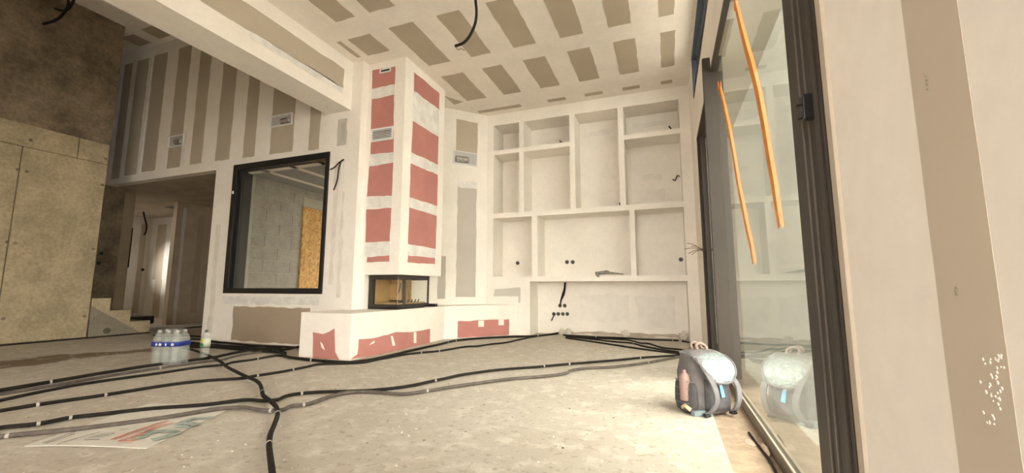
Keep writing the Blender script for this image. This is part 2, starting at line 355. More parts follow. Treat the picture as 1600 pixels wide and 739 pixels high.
for (x, y) in ((1447, 118), (1448, 125), (1449, 132), (1450, 139), (1494, 450), (1494, 455), (1495, 460)):   # faint printed batch marks
    p = onX(x, y, .3425); MB().box(.3415, .343, p.y-.0009, p.y+.0009, p.z-.0014, p.z+.0014).build('print_mark', GPR, WALLR)
struct(MB().box(.338, .352, 1.018, 1.045, 0, DZ+.0), 'trim_2', mat('tan_corner_bead', (.50, .43, .34), .8, .05, 6), 'pale corner bead beside the dark door jamb')

# concrete wall with stair
cw = MB(); cw.box(XL-.2, XL-.012, YR, 3.49, 0, ZH)
WALLL = struct(cw, 'wall_left', CONC_D, 'bare cast concrete wall with formwork joints')
def panel(y0, y1, z0, z1, m, x=XL, par=None): return MB().box(x-.03, x, y0+.006, y1-.006, z0+.005, z1-.005).build('concrete_panel', m, par or WALLL, bevel=.003)
for y0, y1 in ((-3.6, -1.2), (-1.2, 1.3), (1.3, 2.62), (2.62, 3.49)): panel(y0, y1, 0.02, 2.515, CONC)
for y0, y1 in ((-3.6, .6), (.6, 3.146), (3.146, 3.49)): panel(y0, y1, 2.515, 2.815, CONC)
for y0, y1 in ((-3.6, -1.4), (-1.4, .4), (.4, 2.285), (2.285, 3.0), (3.0, 3.48)): panel(y0, y1, 2.815, ZH, CONC_D, XL-.02)
for (x, y) in ((48, 219), (165, 248), (28, 265), (42, 268), (160, 289), (11, 378), (24, 380), (146, 389), (5, 498), (132, 494)):
    p = onX(x, y, XL); MB().disc((XL-.002, p.y, p.z), (1, 0, 0), .020, .004, 12).build('tie_hole', CONC_D, WALLL)
MB().box(XL-.19, XL-.02, 3.488, 3.50, 0.6, ZH).build('end_face', CONC_D, WALLL)
st = thing('concrete_stair', 'bare concrete stair with three visible steps at the end of the concrete wall', 'stair', (XL, 4.25, 0))
off = (XL, 4.25, 0)
for i, (y0, y1, z) in enumerate(((3.98, 4.25, .20), (3.72, 3.98, .38), (3.502, 3.72, .56))):
    MB(off).box(-8.69, XL-.003, y0, y1, max(0, z-.30) if i > 1 else 0, z).build('step', CONC, st, bevel=.004)
MB(off).prism([(XL, 3.503, 0), (XL, 3.503, .455), (XL, 4.12, .03), (XL, 4.12, 0)], (-.05, 0, 0)).build('infill_panel', CONC_S, st)
MB(off).disc((XL-.001, 3.71, .09), (1, 0, 0), .045, .004, 9).build('damp_stain', mat('damp_mark', (.10, .095, .075), .8, .3, 12), st)
struct(MB().box(XL-.008, XL+.004, YR, 4.25, 0, .022), 'gap_strip_left', mat('floor_gap', (.03, .026, .02), .95, .1, 10), 'dark gap strip along the foot of the concrete wall')  # dark strip laid along the wall foot for the gap, no baseboard

# corridor and the lit room beyond
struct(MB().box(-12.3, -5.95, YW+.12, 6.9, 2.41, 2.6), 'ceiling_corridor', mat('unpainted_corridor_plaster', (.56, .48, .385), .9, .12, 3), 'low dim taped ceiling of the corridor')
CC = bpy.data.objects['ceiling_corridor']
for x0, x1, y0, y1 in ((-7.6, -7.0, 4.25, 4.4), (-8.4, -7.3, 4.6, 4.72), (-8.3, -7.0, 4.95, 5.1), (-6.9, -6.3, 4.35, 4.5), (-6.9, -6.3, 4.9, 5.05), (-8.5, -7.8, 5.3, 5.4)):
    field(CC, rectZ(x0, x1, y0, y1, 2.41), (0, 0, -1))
field(CC, [onZ(x, y, 2.41) for x, y in ((256, 323.5), (279, 320.5), (279, 328))], (0, 0, -1), BLACK, name='ceiling_gap', amp=.0)
for (x, y) in ((197, 54), (190, 106), (186, 140), (182, 163), (178, 192), (194, 80)):
    p = onY(x, y, YW); field(WALLW, rectY(p.x-.02, p.x+.02, p.z-.06, p.z+.06, YW), (0, -1, 0), PLASTER, name='filler_dab', amp=.02, t=.005)
sw = struct(MB().box(-8.85, -8.70, 2.6, 4.235, 0, 2.41), 'wall_stairwell', CONC_D, 'dark concrete wall behind the stair')
for (x, y) in ((158, 396), (154, 411)):
    p = onX(x, y, -8.70); MB().disc((-8.702, p.y, p.z), (1, 0, 0), .03, .005, 10).build('tie_hole', BLACK, sw)
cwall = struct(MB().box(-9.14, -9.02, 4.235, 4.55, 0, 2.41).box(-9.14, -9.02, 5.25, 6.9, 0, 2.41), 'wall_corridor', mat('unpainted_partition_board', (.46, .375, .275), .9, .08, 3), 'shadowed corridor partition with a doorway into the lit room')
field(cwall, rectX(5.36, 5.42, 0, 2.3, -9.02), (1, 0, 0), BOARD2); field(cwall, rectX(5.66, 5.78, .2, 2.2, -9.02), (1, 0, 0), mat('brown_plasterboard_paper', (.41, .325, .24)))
MB().box(-9.03, -9.012, 4.545, 4.56, 1.07, 1.78).build('conduit_strip', BLACK, cwall)  # black strip for the conduit at the doorway edge
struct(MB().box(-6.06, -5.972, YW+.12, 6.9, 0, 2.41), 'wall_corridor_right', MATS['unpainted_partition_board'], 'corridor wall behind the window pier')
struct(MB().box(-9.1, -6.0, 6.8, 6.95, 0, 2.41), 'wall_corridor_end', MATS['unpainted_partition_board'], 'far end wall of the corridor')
lr = struct(MB().box(-12.05, -11.9, 3.4, 6.5, 0, 2.41).box(-12.05, -9.14, 6.4, 6.52, 0, 2.41), 'wall_far_room', mat('grey_white_plaster', (.74, .71, .655), .9, .05, 3), 'pale walls of the lit room beyond the corridor')
field(lr, rectX(6.18, 6.30, .1, 2.24, -11.9), (1, 0, 0)); field(lr, rectY(-11.66, -11.33, .9, 2.24, 6.4), (0, -1, 0)); field(lr, rectX(5.7, 5.85, .1, 2.24, -11.9), (1, 0, 0))
field(lr, rectY(-11.55, -11.30, .0, .9, 6.4), (0, -1, 0))
MB().disc((-11.9, 6.30, 1.14), (1, 0, 0), .035, .012, 14).build('socket_hole', BLACK, lr)
struct(MB().box(-12.05, -9.14, 3.3, 3.42, 0, 2.41), 'wall_far_room_near', PLASTER, 'near wall of the lit room')
struct(MB().box(-9.35, -9.2, YR, 4.24, 0, ZH+.2), 'wall_stair_outer', CONC_D, 'outer wall behind the stair flight')
struct(MB().box(-9.35, -6.0, YW+.12, YW+.2, 2.6, ZH+.2), 'wall_hall_upper', CONC_D, 'upper hall wall backing')
t = MB().box(-10.05, -9.55, 4.95, 5.35, 0.005, .16).build('tool_box', BLACK, label='low black case on the floor in the lit doorway', cat='case', bevel=.02)
# added unseen spot, no lamp known there, throws the bright patch on the wall
ld = bpy.data.lights.new('patch_spot', 'SPOT'); ld.energy = 85; ld.spot_size = math.radians(36); ld.spot_blend = 1.0; ld.color = (1, .97, .9); ld.shadow_soft_size = .08
lo = bpy.data.objects.new('patch_spot', ld); COL.objects.link(lo); lo.location = (-10.5, 4.3, 1.7)
lo.rotation_euler = (Vector((-11.05, 6.4, 1.2))-Vector(lo.location)).to_track_quat('-Z', 'Y').to_euler()

# side room behind the inner window
WB = struct(MB().box(-5.949, -5.9999+.03, 4.10, 8.2, 0, 2.45), 'wall_blocks', MORTAR, 'grey concrete block wall of the side room behind the window')
XBK = -5.94
blk = None
base_z = -.05
for r in range(13):
    z0 = base_z + .2*r + .005; z1 = min(z0 + .19, 2.45); z0 = max(z0, 0)
    if z1 - z0 < .03: continue
    sh = 4.98 if r % 2 == 0 else 4.73
    y = sh - .5
    while y < 6.2:
        a, b = y+.006, y+.494; y += .5
        a = max(a, 4.50)
        if a > 5.40 and z1 < 2.16: continue
        if z1 < 2.2: b = min(b, 5.42)
        if b - a < .04: continue
        dx = random.uniform(-.003, .003)
        MB().box(-5.955, XBK+dx, a, b, z0, z1).build('block', BLOCK, WB, bevel=.004)
MB().box(-5.955, -5.915, 4.10, 4.485, 0, 2.44).build('tie_column', mat('pale_column_concrete', (.50, .475, .40), .9, .08, 3, .3, 40), WB)
for k in range(7): MB().disc((-5.916, 4.30+random.uniform(-.1, .12), random.uniform(1.75, 2.1)), (1, 0, 0), .008, .004, 8).build('pit', CONC_D, WB)
MB().box(-5.955, -5.925, 5.42, 6.3, 2.135, 2.30).build('lintel', mat('pale_column_concrete', (.50, .475, .40)), WB)
MB().box(-5.947, -5.915, 5.43, 6.2, .0, 2.125).build('osb_sheet', OSB, label='orange flaked particle board sheet closing the block wall opening behind the window', cat='board')
sc_ = struct(MB().prism([(-5.949, 4.10, 2.45), (-3.61, 4.10, 2.45), (-3.61, 5.35, 2.45), (-2.80, 6.25, 2.45), (-2.80, 8.2, 2.45), (-5.949, 8.2, 2.45)], (0, 0, .15)), 'ceiling_side_room', mat('grey_board_ceiling', (.36, .35, .35), .9, .08, 2), 'grey ceiling of the side room with pale taped strips')
for x in (-5.62, -5.05, -4.5, -3.95):
    field(sc_, rectZ(x, x+.10, 4.15, 7.5, 2.45), (0, 0, -1), PLASTER, name='taped_joint', amp=.006)
field(sc_, rectZ(-5.94, -3.6, 4.30, 4.42, 2.45), (0, 0, -1), PLASTER, name='taped_joint', amp=.01)

struct(MB().box(-5.95, -2.8, 8.2, 8.35, 0, .5).box(-5.95, -2.8, 8.2, 8.35, 2.2, 2.6).box(-5.95, -5.0, 8.2, 8.35, .5, 2.2).box(-3.2, -2.8, 8.2, 8.35, .5, 2.2).box(-2.9, -2.75, 6.6, 8.35, 0, 2.6), 'wall_side_room_end', BLOCK, 'end wall of the side room with a small window')
# rear wall with its wide glazed bay, outside ground, added pale ground and dark wall shaping the daylight
rear = MB().box(-9.0, -2.7, YR-.2, YR, 0, ZH).box(-2.7, .8, YR-.2, YR, 2.9, ZC+.2)
struct(rear, 'wall_rear', PLASTER, 'wall behind the camera with a wide open bay')
struct(MB().box(-30, 40, -30, 40, -.5, -.21), 'ground', TERR, 'paved ground outside the house')
struct(MB().box(2.9, 30, -20, 7.2, -.21, -.19), 'bounce_ground', mat('pale_bounce_ground', (.62, .59, .54), .95, .1, 9, .3, 60), 'added pale ground outside that bounces daylight up to the ceiling')  # unseen pale surface added to bounce light onto the ceiling
struct(MB().box(.76, 14, 7.2, 7.5, -.3, 14.0), 'wall_backdrop', BACKDROP, 'added dark wall blocking the sky behind the door glass')  # invented wall, tall and dark to hide bright sky behind the pane
struct(MB().box(-12.5, 1.0, YR-.2, 8.3, ZH+.2, ZH+.4), 'roof_slab', CONC, 'roof slab')

# ------------------------------------------------------------------ chimney breast and hearth
XC, YC = -2.935, 4.09
ch = thing('chimney_breast', 'tall boxed chimney breast clad in pink plasterboard with filled joints', 'chimney', (-3.2, 4.5, 0))
co = (-3.2, 4.5, 0)
MB(co).box(-3.50, XC, YC, 5.06, .872, ZC).build('casing', PLASTER, ch)
MB(co).box(-3.50, -3.425, YC, 5.06, .46, .872).build('side_pier', PLASTER, ch)
MB(co).box(-3.42, -2.98, 5.0, 5.06, .46, .5).build('back_support', BLACK, ch)
def chf(quad, plane, m, nm, amp=.010):
    P = [onY(x, y, YC) if plane == 'f' else onX(x, y, XC) for x, y in quad]
    o = field(ch, P, (0, -1, 0) if plane == 'f' else (1, 0, 0), m, amp, nm, .0025 if m is PINK else .004)
    for v in o.data.vertices: v.co -= Vector(co)
    return o
for q in (((582, 110), (618, 104), (617, 132), (581.5, 139)), ((581, 155), (616, 148), (615, 237.5), (579, 241)), ((577, 260), (614.5, 254), (612, 306), (573.4, 307)), ((572.5, 327), (611.7, 325), (609, 377), (571, 378.7)), ((574, 401.6), (608.5, 399), (608.5, 408.6), (573, 410))):
    chf(q, 'f', PINK, 'pink_panel')
for q in (((581.5, 139), (617.5, 132), (617, 148), (581, 155)), ((578, 242), (616, 238), (615, 253.5), (576, 260)), ((573, 307.5), (613, 306.5), (612, 324.5), (572, 326.5)), ((570, 379), (610, 377.5), (609, 398.5), (569, 401))):
    chf(q, 'f', PLASTER2, 'filler_band', .02)
for q in (((647, 113), (686.5, 146), (686, 171), (646.5, 142)), ((645, 189), (685, 214), (684, 257.6), (642.6, 238)), ((641.8, 255), (683.6, 273), (683, 322), (640, 308)), ((639.5, 324), (682, 337), (680.5, 389), (637.5, 381)), ((637.5, 399), (679.4, 403), (679.4, 412.6), (636.7, 410))):
    chf(q, 's', PINK, 'pink_panel')
for q in (((646.5, 142.5), (686, 171.5), (685, 213.5), (645, 188)), ((642.5, 238.5), (684, 258), (683.6, 272.5), (641.6, 254)), ((640, 308.5), (683, 322.5), (682, 336.5), (639, 323)), ((637.5, 381.5), (680.5, 389.5), (679.6, 402.5), (637, 398.5))):
    chf(q, 's', PLASTER2, 'filler_band', .02)

ZHE = .46
he = thing('hearth_bench', 'long low plastered hearth bench with exposed pink plasterboard at its foot', 'hearth', (-3.1, 4.2, 0)); ho = (-3.1, 4.2, 0)
fp = [(-3.63, 3.38, 0), (-2.965, 3.38, 0), (-2.955, 5.22, 0), (-2.19, 6.10, 0), (-2.72, 6.09, 0), (-3.50, 5.25, 0), (-3.50, 4.09, 0), (-3.50, YW, 0), (-3.63, YW, 0)]
MB(ho).prism(fp, (0, 0, ZHE)).build('bench_body', PLASTER, he, bevel=.004)
def hef(P, n, m, nm, amp, t=.003):
    o = field(he, P, n, m, amp, nm, t)
    for v in o.data.vertices: v.co -= Vector(ho)
hp = lambda pts: [onY(x, y, 3.38) for x, y in pts]
hef(hp([(489, 559), (489, 519), (497, 520.5), (505, 522), (514, 518.5), (523, 513), (524, 550), (530, 562)]), (0, -1, 0), PINK, 'pink_panel', .008)
nx = Vector((1, 0, 0))
hq = lambda pts: [onX(x, y, -2.96) for x, y in pts]
hef(hq([(549, 561), (559, 553), (561, 530), (580, 529), (600, 524), (618, 519), (640, 519), (660, 516), (687, 512.5), (687, 531), (640, 543.5), (600, 552)]), nx, PINK, 'pink_panel', .010)
HD = (Vector((-2.19, 6.10, 0))-Vector((-2.955, 5.22, 0))).normalized(); HN = Vector((HD.y, -HD.x, 0)); HB = Vector((-2.955, 5.22, 0))
def hang(s0, s1, z0, z1): return [HB+HD*s0+Vector((0, 0, z0)), HB+HD*s1+Vector((0, 0, z0)), HB+HD*s1+Vector((0, 0, z1)), HB+HD*s0+Vector((0, 0, z1))]
hef(hang(.20, 1.03, .01, .245), HN, PINK, 'pink_panel', .012)
for s0, z0 in ((.52, .15), (.85, .16)): hef(hang(s0, s0+.09, z0, z0+.09), HN, PLASTER, 'filler_dab', .03, .006)
for P in ([onX(x, y, -2.96) for x, y in ((579, 536), (585, 532), (584, 536), (577, 539))], [onX(x, y, -2.96) for x, y in ((610, 525), (613, 525), (617, 540), (613, 540))], [onX(x, y, -2.96) for x, y in ((646, 519), (650, 519), (650, 536), (646, 536))]):
    hef(P, nx, PLASTER, 'filler_dab', .006, .006)
hef(hp([(501, 534), (505, 538), (508, 547), (503, 543)]), (0, -1, 0), PLASTER, 'filler_dab', .004, .006)

# ------------------------------------------------------------------ fireplace insert
fi = thing('fireplace_insert', 'black framed corner fireplace insert with glass on two sides', 'fireplace', (-3.2, 4.5, ZHE)); fo = (-3.2, 4.5, ZHE)
FX0, FX1, FY0, FY1, FZ0, FZ1 = -3.415, -2.995, 4.165, 4.86, ZHE, .872
MB(fo).box(FX0, FX1, FY0, FY1-.1, FZ0, FZ0+.035).build('base', BLACK, fi, bevel=.003)
MB(fo).box(FX0, FX1+.004, FY0-.004, FY1, FZ0+.035, FZ0+.06).build('lower_frame', DARK, fi, bevel=.003)
MB(fo).box(FX0, FX1+.004, FY0-.004, FY1, FZ1-.055, FZ1).build('upper_frame', DARK, fi, bevel=.003)
MB(fo).box(FX0, FX0+.05, FY0, FY0+.06, FZ0+.06, FZ1-.055).build('frame_post', DARK, fi)
MB(fo).box(FX1-.02, FX1, FY1-.02, FY1, FZ0+.06, FZ1-.055).build('frame_post', DARK, fi)
MB(fo).box(FX1-.045, FX1-.015, FY0+.15, FY0+.19, FZ0+.06, FZ1-.055).build('inner_post', DARK, fi)
MB(fo).box(FX0+.05, FX0+.06, FY0+.06, FY1-.03, FZ0+.06, FZ1-.055).build('firebrick_lining', BRICKI, fi)
MB(fo).box(FX0+.05, FX1-.05, FY0+.34, FY0+.36, FZ0+.06, FZ1-.055).build('firebrick_lining', BRICKI, fi)
MB(fo).box(FX0+.06, FX1-.03, FY0+.05, FY1-.04, FZ0+.06, FZ0+.075).build('firebed', BRICKI, fi)
MB(fo).box(FX0+.08, FX0+.30, FY0+.30, FY0+.338, FZ0+.085, FZ0+.10).build('log_bar', DARK, fi)
for k in range(7):
    y = FY0+.05+k*.075; MB(fo).tube([(FX1-.05, y, FZ0+.06), (FX1-.045, y+.008, FZ0+.085), (FX1-.04, y+.02, FZ0+.11)], .007, 6).build('grate_bar', BLACK, fi)
MB(fo).box(FX0+.05, FX1-.001, FY0-.002, FY0+.004, FZ0+.06, FZ1-.055).build('front_glass', GLASSW, fi)
MB(fo).box(FX1-.002, FX1+.003, FY0+.006, FY1-.02, FZ0+.06, FZ1-.055).build('side_glass', GLASSW, fi)
MB(fo).box(FX1-.002, FX1+.004, FY0-.003, FY0+.001, FZ0+.06, FZ1-.03).build('corner_seal', mat('pale_seal', (.55, .45, .33), .5), fi)
MB(fo).tube(smooth_path([(FX1-.06, FY0+.14, FZ1-.10), (FX1-.075, FY0+.13, FZ1-.2), (FX1-.10, FY0+.12, FZ0+.17)]), .006, 6).build('damper_rod', DARK, fi)

# ------------------------------------------------------------------ grilles and open duct frames
def grille(name, quad, label, n, plane=YC):
    P = [onY(x, y, plane) for x, y in quad]; x0 = (P[0].x+P[3].x)/2; x1 = (P[1].x+P[2].x)/2; z1 = (P[0].z+P[1].z)/2; z0 = (P[2].z+P[3].z)/2
    g = thing(name, label, 'vent', (x0, plane, z0)); o_ = (x0, plane, z0); w = .022 if n > 3 else .014; y0, y1 = plane-.014, plane-.001
    MB(o_).box(x0, x1, y0, y1, z0, z0+w).box(x0, x1, y0, y1, z1-w, z1).box(x0, x0+w, y0, y1, z0+w, z1-w).box(x1-w, x1, y0, y1, z0+w, z1-w).build('frame', WHITEP, g)
    MB(o_).box(x0+w, x1-w, plane-.004, plane-.001, z0+w, z1-w).build('backing', BLACK, g)
    for k in range(n):
        z = z0+w+(z1-z0-2*w)*(k+.5)/n; h = (z1-z0-2*w)/n*.2
        MB(o_).box(x0+w, x1-w, y0+.002, plane-.004, z-h, z+h).build('slat', WHITEP, g)
grille('air_grille', ((581, 203), (615, 197), (614.5, 218), (580, 222.5)), 'large white slatted air grille on the chimney front', 6)
grille('air_grille', ((594, 109), (611, 105.5), (611, 112), (594, 115.5)), 'small white slotted grille near the top of the chimney front', 0)
DUCT = mat('silver_duct', (.45, .43, .40), .35, .3, 30, .5, 60, metal=.6)
def duct_frame(o, u, n, w, h, label, flip=False):
    """open rectangular duct collar: frame, recessed pan, end of ribbed flexible hose"""
    o = Vector(o); u = Vector(u).normalized(); n = Vector(n).normalized(); z = Vector((0, 0, 1))
    g = thing('duct_outlet', label, 'vent', o, 0, None)
    def bx(a0, a1, c0, c1, b0, b1, nm, m):
        mb = MB(o); mb.prism([o+u*a0+z*b0+n*c0, o+u*a1+z*b0+n*c0, o+u*a1+z*b1+n*c0, o+u*a0+z*b1+n*c0], n*(c1-c0)); return mb.build(nm, m, g)
    e = .014
    bx(-e, w+e, 0, .02, -e, 0, 'frame_bar', WHITEP); bx(-e, w+e, 0, .02, h, h+e, 'frame_bar', WHITEP); bx(-e, 0, 0, .02, 0, h, 'frame_bar', WHITEP); bx(w, w+e, 0, .02, 0, h, 'frame_bar', WHITEP)
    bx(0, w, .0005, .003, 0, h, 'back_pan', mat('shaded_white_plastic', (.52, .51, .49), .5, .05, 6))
    s0, s1 = (.07*w, .62*w) if flip else (.52*w, .97*w)
    mb = MB(o); R_ = h*.30; m = 14
    mb.tube([o+u*(s0+(s1-s0)*k/m)+z*h*.36+n*.012 for k in range(m+1)], [R_*(1 if k % 2 else .82) for k in range(m+1)], 10).build('flexible_hose', DUCT, g, smooth=True)
    mb = MB(o); q = s0 if flip else s1; mb.disc(o+u*((s0+.25*(s1-s0)) if flip else (s1-.3*(s1-s0)))+z*h*.36+n*(R_*.75+.004), n, R_*.62, .006, 12).build('hose_mouth', BLACK, g)
duct_frame((-7.19, YW, 2.885), (1, 0, 0), (0, -1, 0), .33, .155, 'white open duct outlet in the plaster wall above the corridor opening')
duct_frame((-5.03, YW, 2.915), (1, 0, 0), (0, -1, 0), .375, .135, 'white open duct outlet high above the black window')
duct_frame(AB+AD*(-.56)+Vector((0, 0, 2.70)), AD, AN, .38, .185, 'white open duct outlet in the angled wall beside the chimney', True)

# ------------------------------------------------------------------ black inner window
wn = thing('window_1', 'black framed fixed inner window looking into the block-walled side room', 'window', (WX0, YW, WZ0)); wo = (WX0, YW, WZ0); wn['kind'] = 'structure'
y0, y1 = YW-.015, YW+.105
MB(wo).box(WX0, WX1, y0, y1, WZ1-.085, WZ1).build('frame_head', BLACK, wn, bevel=.004)
MB(wo).box(WX0, WX1, y0, y1, WZ0, WZ0+.07).build('frame_sill', BLACK, wn, bevel=.004)
MB(wo).box(WX0, WX0+.085, y0, y1+.12, WZ0+.07, WZ1-.085).build('frame_jamb', BLACK, wn, bevel=.004)
MB(wo).box(WX1-.06, WX1, y0, y1, WZ0+.07, WZ1-.085).build('frame_jamb', BLACK, wn, bevel=.004)
MB(wo).box(WX0+.085, WX0+.15, YW+.02, y1, WZ0+.07, WZ1-.085).build('inner_stile', BLACK, wn, bevel=.003)
MB(wo).box(WX0+.15, WX1-.06, YW+.04, YW+.052, WZ0+.07, WZ1-.085).build('pane', GLASSW, wn)
MB(wo).box(WX0+.03, WX0+.05, y0-.012, y0, 2.02, 2.06).build('latch', WHITEP, wn)

# ------------------------------------------------------------------ built-in shelving
sh = thing('built_in_shelving', 'wide built-in plaster shelving with ten open niches above a floor recess', 'shelving', (-1.15, YS, 0)); so = (-1.15, YS, 0)
XA0, XA1 = -2.595, .262
def shp(nm, x0, x1, z0, z1, y0=YS, y1=YB, m=PLASTER): return MB(so).box(x0, x1, y0, y1, z0, z1).build(nm, m, sh)
def X(px, py): return onY(px, py, YS).x
def Z(px, py): return onY(px, py, YS).z
ztop = 3.396 - .03
shp('top_fascia', -2.72, XR, ztop+.03, ZC)
shp('side_pier', -2.72, XA0, .46, ztop+.03); shp('side_pier', XA0, -1.975, 0, .815)
shp('side_pier', XA1, XR, 0, ztop+.03)
shp('ledge', XA0, XA1, .815, .895, YS-.012)
zm0, zm1 = 1.832, 1.912
shp('middle_shelf', XA0, XA1, zm0, zm1)
a, b = X(811, 260), X(818.5, 260); shp('divider', a, b, zm1, ztop+.03)
c, d = X(890.5, 255), X(898.5, 255); shp('divider', c, d, zm1, ztop+.03)
e, f = X(967, 250), X(976, 250); shp('divider', e, f, zm1, ztop+.03)
g_, h_ = X(831, 390), X(840, 390); shp('divider', g_, h_, .895, zm0)
i_, j_ = X(985, 380), X(993, 380); shp('divider', i_, j_, .895, zm0)
zs = Z(850, 226); shp('small_shelf', XA0, a, zs-.075, zs+.0); shp('small_shelf', b, c, zs-.075, zs)
zd = Z(1020, 205); shp('small_shelf', f, XA1, zd-.078, zd)
for x0, x1, z0, z1 in ((-2.02, -1.55, 3.12, 3.2), (-.40, .1, 3.2, 3.28), (-.30, .0, 2.35, 2.45), (-.33, .03, 2.05, 2.2), (-1.18, -.75, 3.16, 3.24)):
    o = field(sh, rectY(x0, x1, z0, z1, YB), (0, -1, 0), mat('thin_filler', (.745, .705, .65)), .03, 'filler_smear', .0015)
    for v in o.data.vertices: v.co -= Vector(so)
P = [onY(x, y, YS) for x, y in ((771, 463), (773, 452), (813, 449), (813, 473), (810, 473), (810, 463))]
o = field(sh, P, (0, -1, 0), BOARD2, .006, 'sanded_patch', .001)
for v in o.data.vertices: v.co -= Vector(so)

# sockets, stub wires and a tool in the shelving
def socket(p, n, label, r=.03, group='round wall sockets in the shelving'):
    p = Vector(p); g = thing('socket_box', label, 'socket', p, 0, group); mb = MB(p)
    mb.ring(p, n, r, r*.72, .006).build('rim', GPR, g, smooth=False); MB(p).disc(p+Vector(n)*.0006, n, r*.74, .002).build('cavity', BLACK, g)
    MB(p).tube([p+Vector(n)*.002+Vector((-.006, 0, -.01)), p+Vector(n)*.02+Vector((.004, 0, 0)), p+Vector(n)*.012+Vector((.01, 0, .012))], .003, 5).build('wire_end', WIRE, g)
N_ = (0, -1, 0)
for (x, y, lb) in ((809, 411, 'lone round socket hole in the lower left niche'), (886, 409.5, 'left one of the socket pair in the wide middle niche'), (895, 409.5, 'right one of the socket pair in the wide middle niche'), (1064, 405.5, 'round socket hole at the right of the lower right niche')):
    socket(onY(x, y, YB-.002), N_, lb, .033)
for (x, y, lb) in ((875, 477.5, 'upper left socket box of the cluster under the ledge'), (882.5, 477.5, 'upper right socket box of the cluster under the ledge'), (865.5, 490.5, 'leftmost socket box of the bottom row under the ledge'), (872.5, 490.5, 'second socket box of the bottom row under the ledge'), (879.5, 490.5, 'third socket box of the bottom row under the ledge'), (886.5, 490.5, 'rightmost socket box of the bottom row under the ledge')):
    socket(onY(x, y, YB-.002), N_, lb, .031, 'socket boxes below the ledge')
def cable(name, pts, r, m, label, cat='cable', group=None, sub=4, smooth=True):
    P = smooth_path(pts, sub); o = Vector(P[0]); return MB(o).tube(P, r, 8).build(name, m, None, smooth=smooth, label=label, cat=cat, group=group)
cable('hanging_cable', [onY(x, y, YB-.03) for x, y in ((883, 441), (882, 452), (880, 460), (877, 468), (875, 477))], [.012, .014, .016, .016, .018, .018, .02, .022, .022, .02, .018, .016, .014, .012, .012, .010, .01][:17], RUB, 'dark cable bundle hanging from the ledge to the socket cluster')
cable('stub_wire', [onY(x, y, YB-.02) for x, y in ((866, 491), (864, 496), (861.5, 501))], .008, RUB, 'short dark wire poking from the leftmost socket box under the ledge')
cable('stub_wire', [onY(x, y, YB-.05) for x, y in ((872, 228), (876, 221), (878, 223), (874, 219))], .006, RUB, 'tiny black stub wire in the second upper niche')
cable('stub_wire', [onY(x, y, YB-.05) for x, y in ((1045, 197), (1047.5, 200), (1049, 202))], .010, RUB, 'tiny black stub wire in the upper right niche')
cable('stub_wire', [onY(x, y, YB-.02) for x, y in ((1051, 280), (1055, 282), (1057, 277), (1059, 274), (1062, 276))], .007, RUB, 'curly black stub wire at the right of the tall right niche')
cable('stub_wire', [onY(x, y, YB-.05) for x, y in ((967.5, 317), (968.5, 319), (969, 320))], .009, RUB, 'tiny dark stub at the foot of the tall middle niche')
tl = onY(930, 430, YS+.035); tl.z = .895
tg = thing('hand_tool', 'dark long-nosed hand tool lying on the shelving ledge', 'tool', tl)
u1 = onY(974, 429, YS+.08); u1.z = .905
MB(tl).tube([tl+Vector((.0, .01, .03)), tl+Vector((.10, .02, .045)), tl+Vector((.2, .02, .042)), u1+Vector((0, 0, .012))], [.022, .026, .018, .006], 8).build('barrel', GPR, tg, smooth=True)
MB(tl).tube([tl+Vector((.02, .0, .04)), tl+Vector((.035, -.045, .02)), tl+Vector((.06, -.075, -.012))], [.024, .022, .016], 8).build('grip', GPR, tg, smooth=True)
MB(tl).tube([tl+Vector((.10, .02, .055)), tl+Vector((.16, .02, .075)), tl+Vector((.2, .02, .06))], .010, 6).build('trigger_guard', GPR, tg, smooth=True)

# ------------------------------------------------------------------ sliding glass door
XG = .42
sd = thing('door_1', 'tall sliding glass door with dark aluminium frame and mirror-like pane', 'door', (XG, DY0, 0)); do = (XG, DY0, 0); sd['kind'] = 'structure'
MB(do).box(.40, .58, 1.03, DY1, -.012, .05).build('bottom_rail', GREYA, sd, bevel=.004)
MB(do).box(.402, .409, 1.03, 3.54, .05, .058).build('rail_lip', mat('bright_rail', (.55, .46, .36), .4, .1, 8), sd)
MB(do).box(.404, .46, 1.03, DY1, DZ-.035, DZ).build('head_frame', DARK, sd)
MB(do).box(.46, .757, 1.03, DY1, DZ-.012, DZ-.001).build('head_cover', mat('shaded_cover_render', (.26, .25, .22), .9, .08, 3), sd)  # added darker sheet covering the sky-lit plaster above the door
MB(do).box(XG, XG+.02, DY0-.03, 3.55, .05, DZ-.03).build('pane', GLASS, sd)
MB(do).box(.347, .44, 3.545, 3.60, 0, 2.595).build('meeting_post', DARK, sd, bevel=.003)
MB(do).box(.375, .42, 3.60, 3.66, .05, DZ-.03).build('leaf_stile', GREYA, sd, bevel=.003)
MB(do).box(.442, .49, 3.56, 3.86, .05, DZ-.03).build('leaf_stile', DARK, sd, bevel=.003)  # extra-wide stile added to block a bright slit beside the post
MB(do).box(.45, .47, 3.86, DY1-.14, .05, DZ-.03).build('pane', GLASSF, sd)
MB(do).box(.43, .49, DY1-.15, DY1-.06, .05, DZ-.03).build('leaf_stile', DARK, sd, bevel=.003)
MB(do).box(.405, .758, DY1-.06, DY1, -.19, DZ-.03).build('far_jamb', DARK, sd, bevel=.003)  # jamb, extended outward to cover the bright sky-lit reveal
ys = [onX(px, 0, xx).y for px, xx in ((1221, .388), (1255, .388))]
MB(do).box(.388, .44, ys[1], ys[0], .05, DZ-.03).build('near_stile', DARK, sd, bevel=.003)
for px in (1238, 1247):
    yy = onX(px, 0, .388).y; MB(do).box(.3845, .389, yy-.003, yy+.003, .05, DZ-.03).build('stile_rib', GREYA, sd)
yj0, yj1 = 1.032, onX(1255, 0, .352).y
